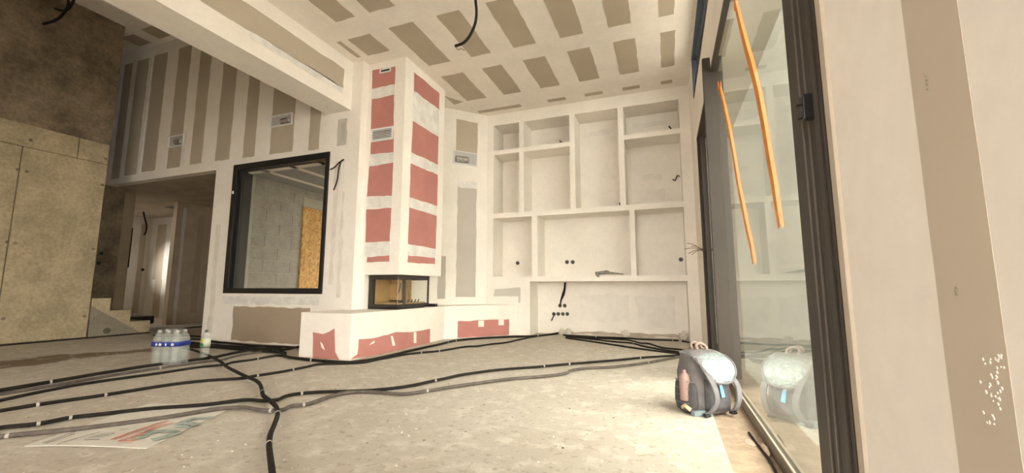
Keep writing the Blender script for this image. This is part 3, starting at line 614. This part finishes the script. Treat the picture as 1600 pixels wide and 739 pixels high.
MB(do).box(.352, .46, yj0, yj1, .0, DZ).build('near_jamb', DARK, sd, bevel=.003)
MB(do).box(.388, .46, yj1, ys[1], .0, DZ).build('jamb_groove', BLACK, sd)
for px in (1263, 1272, 1280):
    yy = onX(px, 0, .352).y; MB(do).box(.3485, .353, yy-.004, yy+.004, .0, DZ).build('jamb_rib', DARK, sd)
hp_ = onX(1258, 168, .37)
MB(do).box(.362, .388, hp_.y-.012, hp_.y+.016, hp_.z-.035, hp_.z+.035).build('lock_plate', BLACK, sd, bevel=.003)
MB(do).box(.352, .366, hp_.y-.006, hp_.y+.012, hp_.z-.03, hp_.z-.012).build('lock_catch', DARK, sd, bevel=.002)
MB(do).box(.350, .366, hp_.y-.008, hp_.y+.010, hp_.z+.008, hp_.z+.028).build('lock_catch', DARK, sd, bevel=.002)
# high window
hw = thing('window_2', 'narrow high window strip with dark blue-black frame above the sliding door', 'window', (XR, HY1, HZ0)); hw['kind'] = 'structure'; wo2 = (XR, HY1, HZ0)
NAVY = mat('blue_black_aluminium', (.018, .022, .032), .55, .1, 5, spec=.3)
MB(wo2).box(XR-.008, XR+.10, 1.4, HY1, HZ0, HZ0+.05).build('frame_sill', NAVY, hw)
MB(wo2).box(XR-.008, XR+.10, 1.4, HY1, HZ1-.05, HZ1).build('frame_head', NAVY, hw)
MB(wo2).box(XR-.008, XR+.10, HY1-.06, HY1, HZ0+.05, HZ1-.05).build('frame_jamb', NAVY, hw)
MB(wo2).box(XR+.03, XR+.045, 1.4, HY1-.06, HZ0+.05, HZ1-.05).build('pane', GLASSW, hw)
# orange tapes on the pane
def ribbon(pts, w, label, head):
    P = [onX(x, y, XG-.006) for x, y in pts]; o = P[0].copy(); g = thing('orange_tape', label, 'tape', o); n = len(P); vs = []
    for i, p in enumerate(P):
        d = (P[min(i+1, n-1)]-P[max(i-1, 0)]).normalized(); s = Vector((0, -d.z, d.y)); ww_ = w*(.55+.45*math.sin(math.pi*min(1, (i+.6)/(n))))
        vs += [p-s*ww_/2, p+s*ww_/2]
    mb = MB(o); t_ = Vector((-.0015, 0, 0))
    for i in range(n-1): mb.prism([vs[2*i], vs[2*i+1], vs[2*i+3], vs[2*i+2]], t_)
    mb.build('strip', ORANGE, g)
    q = P[0]; MB(o).prism([q+Vector((-.002, -head, -.012)), q+Vector((-.002, -head*.3, .03)), q+Vector((-.002, head*.3, .03)), q+Vector((-.002, head, -.012)), q+Vector((-.002, head*.3, -.03)), q+Vector((-.002, -head*.3, -.03))], (-.002, 0, 0)).build('folded_end', mat('deep_orange', (.80, .22, .01), .5), g)
ribbon([(1123, 134), (1128, 155), (1138, 200), (1146, 245), (1153, 290), (1160, 325), (1167, 360), (1173, 385), (1177, 412)], .048, 'thin orange tape stuck on the glass nearest the dark post', .03)
ribbon([(1149, 8), (1156, 40), (1165, 75), (1175, 112), (1184, 150), (1193, 200), (1201, 250), (1208, 290), (1213, 325), (1218, 355)], .055, 'long thick orange tape hanging across the middle of the glass', .03)

# ------------------------------------------------------------------ hanging cables
cable('ceiling_cable', [onY(741, -22, 2.95)+Vector((0, 0, .05))] + [onY(x, y, 2.95) for x, y in ((743, 0), (744.5, 20), (742, 38), (734, 56), (724, 67), (711, 72))], .012, RUB, 'black conduit curling down from the living room ceiling')
cable('ceiling_wire', [onY(x, y, 2.95) for x, y in ((711, 72), (716, 78), (720, 76), (726, 79))], .003, WIRE, 'thin bare wires at the tip of the ceiling conduit', 'wire')
p0 = onX(106, -40, -7.3); p0.z = ZH
cable('ceiling_cable', [p0] + [onX(x, y, -7.3) for x, y in ((105, -12), (107, 4), (103, 16), (90, 30), (67, 38))], .016, RUB, 'longer black conduit hanging beside the dark concrete wall')
p0 = onX(120, -40, -7.3); p0.z = ZH
cable('ceiling_cable', [p0] + [onX(x, y, -7.3) for x, y in ((118, -8), (110, 10), (100, 17), (85, 13))], .016, RUB, 'shorter black conduit looping at the upper left corner')
cable('window_cable', [onY(x, y, YW-.03) for x, y in ((537, 249), (530, 254), (523, 261), (516, 265))], .008, RUB, 'short black cable from the wall to the black window corner')
cable('window_cable', [onY(x, y, YW-.025) for x, y in ((532, 253), (529, 265), (527, 280), (524, 290), (521, 297))], .007, RUB, 'black cable dangling right of the black window')
cable('window_cable', [onY(x, y, YW-.02) for x, y in ((535, 253), (534, 290), (532, 330), (529, 365), (525, 383), (521, 394))], .005, WHITEP, 'thin white cable dangling right of the black window')
cable('corridor_cable', [onX(x, y, -11.0) for x, y in ((224, 330), (226, 341), (229, 352), (228, 362), (225, 367))], .016, RUB, 'black cable dangling from the ceiling of the lit room')
q0 = onX(1098, 391, XR)
for k, (x, y) in enumerate(((1073, 380), (1080, 385), (1076, 396), (1081, 398), (1070, 389))):
    pt = onY(x, y, q0.y-.03); md = (q0+pt)/2+Vector((0, 0, .02)); cable('wall_wire', [q0+Vector((0, 0, .012*(k-2)*.5)), md, pt], .004, WIRE, ('upper straight', 'middle', 'lower long', 'lowest drooping', 'longest left-pointing')[k] + ' bare wire of the tuft sticking out of the right wall', 'wire', 'stub wires at the right wall')

# ------------------------------------------------------------------ floor conduits
def floor_conduit(px, r, m, label, group='conduits on the floor', lift=0.0, bumps=True, clips=()):
    P = [onZ(x, y, r*.9) for x, y in px]; S = smooth_path(P, 5)
    S = [p + Vector((0, 0, lift + (.004*noise.noise(p*3) if bumps else 0))) for p in S]
    for p in S: p.z = max(p.z, r*.95)
    o = S[0].copy(); o.z = 0
    g = MB(o).tube(S, r, 8).build('floor_conduit', m, None, smooth=True, label=label, cat='conduit', group=group)
    for (x, y) in clips:
        c = onZ(x, y, r); i = min(range(1, len(S)-1), key=lambda k: (S[k]-c).length); d = (S[i+1]-S[i-1]).normalized()
        mb = MB(o).tube([S[i]-d*.007, S[i]-d*.004, S[i]+d*.004, S[i]+d*.007], [r*1.03, r*1.14, r*1.14, r*1.03], 8)
        mb.build('tape_wrap', TAPE, g)
    return g
floor_conduit([(283, 545), (300, 549), (325, 558), (345, 569), (352, 575), (372, 586), (385, 592), (398, 598), (406, 605), (409, 615), (411, 623), (420, 630), (429, 638), (433, 645), (433, 655), (428, 670), (422, 685), (420, 700), (421, 715), (424, 739), (430, 790)], .0125, RUB, 'winding black conduit running toward the bottom of the picture', lift=.018, clips=((411, 617), (432, 650), (421, 700)))
floor_conduit([(-60, 621), (0, 610), (60, 600), (160, 583), (250, 569), (330, 559), (345, 556), (380, 549), (405, 545), (440, 544)], .014, RUB, 'topmost black conduit of the left pair passing the water bottles', clips=((75, 597),))
floor_conduit([(-60, 627), (0, 616), (80, 603), (160, 589), (250, 575), (330, 564), (348, 562), (375, 555), (410, 550), (428, 548)], .012, GRYC, 'dusty conduit close below the topmost left one', clips=((245, 576),))
floor_conduit([(-60, 639), (0, 626), (70, 611), (150, 597), (250, 583), (310, 574), (350, 570), (365, 566), (395, 562), (430, 556), (442, 556)], .011, RUB, 'third black conduit from the back at the left edge', clips=((400, 561),))
floor_conduit([(-60, 653), (0, 642), (75, 630), (165, 617), (260, 602), (320, 595), (380, 591), (395, 588), (440, 581), (480, 573), (500, 569), (540, 568), (570, 566), (600, 560), (640, 553), (686, 548.5), (726, 542), (746, 541), (768, 537.6), (788, 535.6), (808, 531.5), (836, 525.7), (872, 521.5)], .0115, RUB, 'black conduit from the left edge passing clear of the hearth to the back wall', clips=((67, 631), (164, 617), (400, 587), (456, 578), (653, 551), (683, 548)))
floor_conduit([(442, 553), (448, 558), (470, 561.5), (500, 564), (540, 567), (562, 565.5), (590, 561), (640, 548.5), (680, 540), (712, 532.5), (750, 529), (800, 526.5), (840, 525), (872, 521)], .014, RUB, 'black conduit hugging the foot of the hearth bench', lift=.004, clips=((485, 563), (697, 535), (716, 532), (838, 525)))
floor_conduit([(-60, 682), (0, 671), (60, 664), (110, 654), (160, 648), (240, 639), (320, 634), (380, 627), (410, 628), (432, 626), (450, 619), (480, 615), (540, 613), (590, 610), (640, 604), (680, 596), (720, 587), (760, 581), (800, 577), (850, 573), (900, 569), (960, 564), (1010, 559), (1062, 556)], .011, RUB, 'black conduit crossing the whole floor over the sign to the backpack', lift=.006, clips=((61, 664), (108, 655), (470, 617), (678, 597), (846, 573), (888, 570), (1000, 560)))
floor_conduit([(-60, 694), (0, 684), (60, 678), (120, 672), (200, 662), (270, 652), (340, 641), (380, 639), (410, 643), (440, 642), (455, 636), (480, 633), (510, 623), (540, 615), (570, 613), (600, 615), (630, 617), (660, 613), (700, 607), (740, 601), (800, 593), (860, 588), (885, 584), (892, 580), (920, 576), (960, 574), (1000, 569), (1030, 564), (1062, 558)], .0115, GRYC, 'grey dusty conduit nearest the camera crossing over the sign', lift=.006, clips=((10, 683), (475, 634), (420, 643), (668, 612), (1012, 567)))
floor_conduit([(880, 523.5), (920, 526), (980, 528.5), (1000, 530), (1060, 532)], .011, RUB, 'black conduit lying along the back wall recess', clips=((930, 527), (1050, 531)))
floor_conduit([(884, 526), (930, 530.5), (960, 534), (986, 536), (1010, 542), (1052, 549), (1088, 553)], .0105, RUB, 'middle of the three conduits fanning from the back wall to the door', clips=((990, 537),))
floor_conduit([(890, 526), (940, 529), (980, 531), (1000, 536), (1014, 537), (1034, 543), (1060, 546), (1088, 550.5)], .0105, RUB, 'rear one of the three conduits fanning to the door')
floor_conduit([(884, 528), (920, 533), (960, 539), (1000, 545), (1060, 552.5), (1098, 556)], .0105, RUB, 'front one of the three conduits fanning to the door')
floor_conduit([(1066, 533), (1080, 536), (1086, 541), (1088, 548)], .010, RUB, 'short conduit curling by the right end of the back wall')
for k, (pts, lb) in enumerate((([(322, 533.5), (355, 536), (386, 539), (430, 541.5), (467, 543)], 'thin conduit lying at the foot of the wall under the black window'),
        ([(270, 535), (310, 536.5), (330, 539), (367, 541.5), (405, 544.5), (436, 548), (446, 552)], 'rear conduit of the thick bundle under the black window'),
        ([(268, 539), (310, 540), (336, 541.5), (380, 545), (411, 547.5), (440, 551)], 'middle conduit of the thick bundle under the black window'),
        ([(266, 542), (300, 543), (336, 544), (380, 548), (411, 550), (430, 551), (446, 555)], 'front conduit of the thick bundle under the black window'),
        ([(240, 525), (282, 526), (311, 527), (322, 529)], 'conduit behind the water bottles at the corridor mouth'),
        ([(252, 531), (282, 531.5), (315, 532.5), (340, 536)], 'conduit between water bottles and corridor jamb'),
        ([(288, 515), (300, 513.5), (322, 511)], 'conduit lying across the corridor floor'),
        ([(430, 550), (446, 549), (460, 546), (469, 543.5)], 'short conduit rising to the hearth corner'))):
    floor_conduit(pts, .013, RUB, lb, lift=.003*k)

# ------------------------------------------------------------------ sign board on the floor
SA, SB_, SCc = onZ(38, 698), onZ(228, 701), onZ(372, 633); SD = SA + SCc - SB_
sg = thing('sign_board', 'bent white site sign lying on the floor with faded green and red lettering', 'sign', SA)
def sheet(n=14, m=8):
    vs = []; 
    for j in range(m+1):
        for i in range(n+1):
            u, v = i/n, j/m; p = SA*(1-u)*(1-v) + SB_*u*(1-v) + SCc*u*v + SD*(1-u)*v
            vs.append(p + Vector((0, 0, .004 + .010*math.sin(u*math.pi*1.1)*(1-v) * .5)))
    fs = [(j*(n+1)+i, j*(n+1)+i+1, (j+1)*(n+1)+i+1, (j+1)*(n+1)+i) for j in range(m) for i in range(n)]
    return vs, fs
vs, fs = sheet(); o = MB(SA).add(vs, fs).build('panel', CARD, sg); md = o.modifiers.new('thick', 'SOLIDIFY'); md.thickness = .003; md.offset = -1
def stroke(px, w, m, nm='lettering'):
    P = [onZ(x, y, .0125) for x, y in px]; n = len(P); mb = MB(SA)
    for i in range(n-1):
        d = (P[i+1]-P[i]).normalized(); s = Vector((-d.y, d.x, 0))*w/2; mb.prism([P[i]-s-d*w*.3, P[i]+s-d*w*.3, P[i+1]+s+d*w*.3, P[i+1]-s+d*w*.3], (0, 0, .0012))
    mb.build(nm, m, sg)
stroke([(217, 684), (226, 681), (235, 675), (254, 672.7), (272, 673.5), (276, 675.5), (260, 681.7), (241, 686)], .032, GRN)
stroke([(277, 665), (295, 666), (307, 662), (283, 659.5), (302, 653.5), (331, 651.7)], .030, GRN)
stroke([(175, 686), (205, 675), (244, 662), (262, 657)], .012, RED); stroke([(186, 689), (227, 675), (244, 666), (268, 661)], .012, RED); stroke([(186, 689), (208, 689)], .010, RED); stroke([(207, 687), (219, 681), (233, 672), (248, 668)], .011, RED); stroke([(180, 686.5), (213, 676), (240, 666)], .006, RED)
for q in ([(67, 692), (94, 683), (122, 673)], [(72, 692.5), (100, 683.5), (116, 678)], [(90, 694), (122, 684), (155, 675)], [(132, 687), (155, 687)], [(138, 684), (158, 682)], [(146, 681), (168, 680)], [(158, 678), (178, 676.5)], [(188, 671), (200, 670)]): stroke(q, .006, GPR, 'small_print')

# ------------------------------------------------------------------ bottles
def bottle_profile(R_, H_):
    p = [(R_*.80, 0), (R_*.97, .008), (R_, .02)]
    for k in range(7):
        z = .035 + k*(H_*.62-.035)/7; p += [(R_, z), (R_*.955, z+.008), (R_, z+.016)]
    p += [(R_, H_*.66), (R_*.97, H_*.72), (R_*.80, H_*.80), (R_*.50, H_*.88), (.014, H_*.925), (.0135, H_*.955)]
    return p
CAP = mat('pale_grey_cap', (.50, .52, .50), .5); CAPG = mat('dark_green_cap', (.10, .14, .10), .5)
bp = onZ(252, 571); pack = thing('water_bottle_pack', 'shrink-wrapped six-pack of clear water bottles with blue band on the floor', 'bottles', bp, math.radians(20))
prof = bottle_profile(.043, .318); bme = MB().lathe(prof, (0, 0, 0), 16).mesh('bottle', True); bme.materials.append(PET)
cme = MB().lathe([(.015, .296), (.0155, .300), (.0155, .314), (.013, .318)], (0, 0, 0), 12).mesh('cap'); cme.materials.append(CAP)
for i in range(3):
    for j in range(2):
        b_ = bpy.data.objects.new('bottle', bme); COL.objects.link(b_); b_.parent = pack; b_.location = ((i-1)*.088, .046+j*.088, 0)
        c_ = bpy.data.objects.new('cap', cme); COL.objects.link(c_); c_.parent = b_
def wrap(z0, z1, grow, nm, m, par):
    vs = []; n = 0; X0, Y0 = .088+.044+grow, .044+.0465+grow; rr = .044
    ringp = []
    for cx, cy, a0 in ((X0-rr, Y0-rr, 0), (-X0+rr, Y0-rr, 90), (-X0+rr, -Y0+rr, 180), (X0-rr, -Y0+rr, 270)):
        for k in range(5): a = math.radians(a0+k*22.5); ringp.append((cx+rr*math.cos(a), cy+rr*math.sin(a)+.09))
    n = len(ringp); vs = [(x, y, z0) for x, y in ringp] + [(x, y, z1) for x, y in ringp]
    o = MB().add(vs, [(k, (k+1) % n, n+(k+1) % n, n+k) for k in range(n)]).build(nm, m, par, smooth=True); md = o.modifiers.new('thick', 'SOLIDIFY'); md.thickness = .0015
    return o
wrap(.170, .212, .0045, 'blue_band', BLUEB, pack)
fr_ = []
for z_, g_s in ((.004, 1.0), (.10, 1.015), (.225, 1.0), (.262, .90), (.300, .74), (.322, .66)):
    rg = []
    for cx, cy, a0 in ((.088, .0455, 0), (-.088, .0455, 90), (-.088, -.0455, 180), (.088, -.0455, 270)):
        for k in range(5): a = math.radians(a0+k*22.5); rg.append(Vector((cx*g_s+.0455*math.cos(a)*g_s, cy*g_s+.0455*math.sin(a)*g_s+.09, z_ + (.004*math.sin(9*cx+k) if z_ > .24 else 0))))
    fr_.append(rg)
nn_ = len(fr_[0]); MB().add([v for r in fr_ for v in r], [(i*nn_+k, i*nn_+(k+1) % nn_, (i+1)*nn_+(k+1) % nn_, (i+1)*nn_+k) for i in range(5) for k in range(nn_)] + [[5*nn_+k for k in range(nn_)]]).build('shrink_film', FILM, pack, smooth=True)
for x, w in ((-.07, .016), (-.04, .022), (.02, .012), (.075, .026)): MB().prism([(x, -.0065, .180), (x+w, -.0065, .178), (x+w*1.2, -.0065, .196), (x+w*.3, -.0065, .203)], (0, -.002, 0)).build('white_logo', WHITEP, pack)
bp2 = onZ(319, 560.5); sb_ = thing('water_bottle', 'single clear bottle with yellow and green label standing right of the six-pack', 'bottle', bp2)
MB().lathe(bottle_profile(.042, .285), (0, 0, 0), 18).build('bottle_body', PET, sb_, smooth=True)
MB().lathe([(.0155, .262), (.016, .266), (.016, .284), (.013, .287)], (0, 0, 0), 12).build('cap', CAPG, sb_)
MB().lathe([(.0435, .125), (.0435, .205)], (0, 0, 0), 18).build('label', mat('pale_label', (.62, .66, .52), .6), sb_, smooth=True)
MB().prism([(.012, -.046, .165), (.030, -.040, .165), (.026, -.042, .198), (.010, -.046, .198)], (0, -.003, 0)).build('yellow_mark', YEL, sb_)
MB().prism([(-.012, -.0465, .135), (.028, -.041, .130), (.030, -.041, .152), (.010, -.047, .165), (-.008, -.0465, .150)], (0, -.003, 0)).build('green_mark', mat('leaf_green_print', (.05, .20, .06), .6), sb_)

# ------------------------------------------------------------------ backpack
bk = thing('backpack', 'grey backpack with silver foil back panel leaning by the sliding door', 'backpack', (.180, 2.80, 0), math.radians(38))
def superring(w, d, cx, cy, z, n=28, e=.55):
    out = []
    for k in range(n):
        a = 2*math.pi*k/n; c, s = math.cos(a), math.sin(a)
        out.append(Vector((cx+w/2*math.copysign(abs(c)**e, c), cy+d/2*math.copysign(abs(s)**e, s), z)))
    return out
def loft(rings, nm, m, par):
    n = len(rings[0]); vs = [v for r in rings for v in r]
    fs = [(i*n+k, i*n+(k+1) % n, (i+1)*n+(k+1) % n, (i+1)*n+k) for i in range(len(rings)-1) for k in range(n)] + [list(range(n-1, -1, -1)), [(len(rings)-1)*n+k for k in range(n)]]
    return MB().add(vs, fs).build(nm, m, par, smooth=True)
prof = [(0.0, .22, .165, 0), (.012, .255, .19, 0), (.06, .27, .205, .0), (.14, .27, .21, .0), (.22, .262, .20, .004), (.28, .25, .18, .012), (.325, .225, .14, .022), (.345, .18, .09, .028), (.350, .10, .04, .03)]
loft([superring(w*1.0+.008*math.sin(z*40), d, .006*math.sin(z*25), cy, z) for z, w, d, cy in prof], 'body', CLOTH, bk)
# left side panel and pockets
loft([superring(w_, d_, -.128, .0, z, 20, .75) for z, w_, d_ in ((.006, .03, .10), (.02, .05, .15), (.06, .062, .172), (.12, .060, .17), (.16, .052, .16), (.175, .040, .14))], 'side_pocket', CLOTH_D, bk)
MB().lathe([(.026, .0), (.030, .01), (.030, .12), (.026, .145), (.012, .155), (.012, .17)], (-.152, -.02, .075), 14).build('pocket_flask', PINKB, bk, smooth=True)
for k in range(4): MB().tube(smooth_path([(-.13, -.075, .06+.04*k), (-.175, -.03, .065+.04*k), (-.172, .03, .062+.04*k), (-.13, .075, .06+.04*k)]), .0022, 5).build('pocket_cord', CLOTH_L, bk, smooth=True)
MB().prism([(-.15, -.085, .0), (-.04, -.112, .0), (-.05, -.112, .035), (-.15, -.09, .03)], (.0, .03, 0)).build('bottom_patch', TEAL, bk, bevel=.006)
MB().tube([(-.155, .0, .03), (-.165, -.03, .05), (-.15, -.06, .03)], .012, 8).build('yellow_tag', FOAM, bk, smooth=True)
loft([superring(.17, .03, .0, -.104, z, 22) for z in (.03, .06, .13, .2)], 'back_padding', CLOTH_D, bk)
# silver panel draped over the top front
n, m = 16, 14; vs = []
for j in range(m+1):
    v = j/m
    for i in range(n+1):
        u = -1 + 2*i/n
        hw_ = .122*(1-.06*v) * (1 if v < .45 else math.sqrt(max(0, 1-((v-.45)/.58)**2)))
        a = v*1.9
        y = .055 - .20*min(1, math.sin(min(a, 1.57))) - .018*max(0, a-1.2); z = .350 - .165*v**1.7 - .012*u*u
        vs.append((u*hw_+.015, y + .018*u*u*(1-.3*v), z + .003*noise.noise(Vector((u*5, v*6, 1)))))
fs = [(j*(n+1)+i, j*(n+1)+i+1, (j+1)*(n+1)+i+1, (j+1)*(n+1)+i) for j in range(m) for i in range(n)]
fl_ = MB().add(vs, fs).build('foil_panel', SILVER, bk, smooth=True); md = fl_.modifiers.new('thick', 'SOLIDIFY'); md.thickness = .012
edge = [Vector(vs[j*(n+1)]) for j in range(4, m)] + [Vector(vs[m*(n+1)+n//2])] + [Vector(vs[j*(n+1)+n]) for j in range(m-1, 3, -1)]
MB().tube(smooth_path(edge, 2), .006, 6).build('foil_piping', CLOTH_L, fl_, smooth=True)
def strap(pts, w, nm):
    P = smooth_path(pts, 5); vs = []; fs = []
    for i, p in enumerate(P):
        d = (P[min(i+1, len(P)-1)]-P[max(i-1, 0)]).normalized(); s = Vector((1, 0, 0)); s = (s-d*s.dot(d)).normalized(); nn = d.cross(s)
        for a_, b_ in ((-1, -1), (1, -1), (1, 1), (-1, 1)): vs.append(p+s*a_*w/2+nn*b_*.006)
    k = len(P)
    for i in range(k-1):
        for q in range(4): fs.append((4*i+q, 4*i+(q+1) % 4, 4*i+4+(q+1) % 4, 4*i+4+q))
    fs += [(3, 2, 1, 0), tuple(4*k-4+q for q in range(4))]
    return MB().add(vs, fs).build(nm, CLOTH_L, bk, bevel=.003)
strap([(-.085, -.06, .315), (-.09, -.105, .27), (-.075, -.155, .19), (-.06, -.165, .11), (-.075, -.14, .04), (-.09, -.11, .02)], .034, 'shoulder_strap')
strap([(.105, -.09, .22), (.11, -.14, .17), (.105, -.155, .10), (.10, -.13, .035), (.095, -.10, .02)], .034, 'shoulder_strap')
for sx in (-.095, .09): MB().box(sx-.018, sx+.018, -.135, -.105, .005, .02).build('buckle', BLACK, bk, bevel=.004)
MB().prism([(-.002, -.122, .165), (.018, -.122, .17), (.034, -.124, .105), (.008, -.124, .10)], (0, -.006, 0)).build('blue_tag', BLUE, bk, bevel=.003)
MB().prism([(-.006, -.1215, .188), (.006, -.1215, .188), (.016, -.122, .168), (.0, -.122, .163)], (0, -.005, 0)).build('tag_clip', WHITEP, bk, bevel=.002)
for dy in (.0, .045): MB().tube(smooth_path([(.0, .03+dy, .335), (-.01, .035+dy, .37), (.01, .03+dy, .385), (.045, .02+dy, .37), (.05, .01+dy, .335)]), .009, 8).build('grab_handle', mat('brown_webbing', (.30, .22, .18), .85), bk, smooth=True)

# ------------------------------------------------------------------ lumps and debris
def lump(p, r, m, nm, label, cat, sq=(1, 1, .7), group=None):
    bmx = bmesh.new(); bmesh.ops.create_icosphere(bmx, subdivisions=2, radius=1)
    for v in bmx.verts:
        k = 1 + .35*noise.noise(v.co*1.8 + Vector(p)*5); v.co = Vector((v.co.x*r*sq[0]*k, v.co.y*r*sq[1]*k, max(-.5, v.co.z)*r*sq[2]*k))
    zmin = min(v.co.z for v in bmx.verts)
    for v in bmx.verts: v.co.z -= zmin
    me = bpy.data.meshes.new(nm); bmx.to_mesh(me); bmx.free(); me.materials.append(m)
    o = bpy.data.objects.new(nm, me); COL.objects.link(o); o.location = p; return tag(o, label, cat, group)
lump(onZ(1097, 557), .075, FOAM, 'foam_lump', 'yellow dried foam lump on the floor behind the backpack', 'foam', (1.2, 1, .8))
lump(onZ(877, 523), .05, CRUMB, 'plaster_lump', 'left white plaster lump at the back wall where cables meet', 'lump', (.7, .8, 1.3))
lump(onZ(888, 524), .06, CRUMB, 'plaster_lump', 'right white plaster lump at the back wall where cables meet', 'lump', (.8, .8, 1.2))
lump(onZ(977, 527), .06, CRUMB, 'plaster_lump', 'plaster lump at the middle of the back wall recess', 'lump', (1.0, .7, 1.1))
lump(onZ(1068, 531), .06, CRUMB, 'plaster_lump', 'plaster lump at the right end of the back wall recess', 'lump', (1.0, .7, 1.3))
pz = onZ(1174, 692, -.01); pz.z = -.012; lump(pz, .045, mat('pale_splash', (.62, .48, .38), .9, .1, 20), 'plaster_splash', 'flat pale plaster splash on the brown floor edge', 'splash', (.6, 1.1, .08))
pz = onZ(1196, 702, 0); pz.z = -.012; lump(pz, .06, mat('pale_splash', (.62, .48, .38)), 'plaster_splash', 'pale crescent of plaster against the door rail', 'splash', (.22, 1.25, .3))
cable('rail_cable', [onZ(x, y, -.005) for x, y in ((1170, 676), (1180, 690), (1192, 705), (1204, 722), (1216, 745))], .006, RUB, 'thin dark cable lying along the door rail')
def crumbs(nm, m, count, rmin, rmax, seed, flat=.45):
    rnd = random.Random(seed); mb = MB(); 
    for _ in range(count):
        x = rnd.uniform(-7.2, .15); y = .75 + (5.6)*rnd.random()**1.6
        if x < -3.0 and y > 3.3 and x > -6.1: continue
        if x > -3.1 and y > 5.0 + (x+3.0)*.9 and y > 3.3 and x < -2.1: continue
        if (x-.18)**2 + (y-2.8)**2 < .06 or (x+4.6)**2+(y-2.6)**2 < .05: continue
        if -2.95 < x < -2.05 and .95 < y < 2.0: continue
        r = rnd.uniform(rmin, rmax); k = 5; a0 = rnd.random()*6; st_ = rnd.uniform(.5, 1.0); rot = rnd.random()*3.14
        base = []
        for i in range(k):
            a = a0+2*math.pi*i/k; rr = r*rnd.uniform(.6, 1.1); u, v = rr*math.cos(a), rr*math.sin(a)*st_
            base.append((x+u*math.cos(rot)-v*math.sin(rot), y+u*math.sin(rot)+v*math.cos(rot), .0))
        top = (x, y, r*flat); mb.add([Vector(b) for b in base]+[Vector(top)], [(i, (i+1) % k, k) for i in range(k)])
    return mb.build(nm, m, kind='stuff', label=None)
tag(crumbs('plaster_crumbs', CRUMB, 900, .003, .013, 3), 'pale plaster crumbs scattered over the floor', 'debris')
tag(crumbs('dark_crumbs', CRUMB_D, 330, .003, .010, 5), 'small dark crumbs scattered over the floor', 'debris')
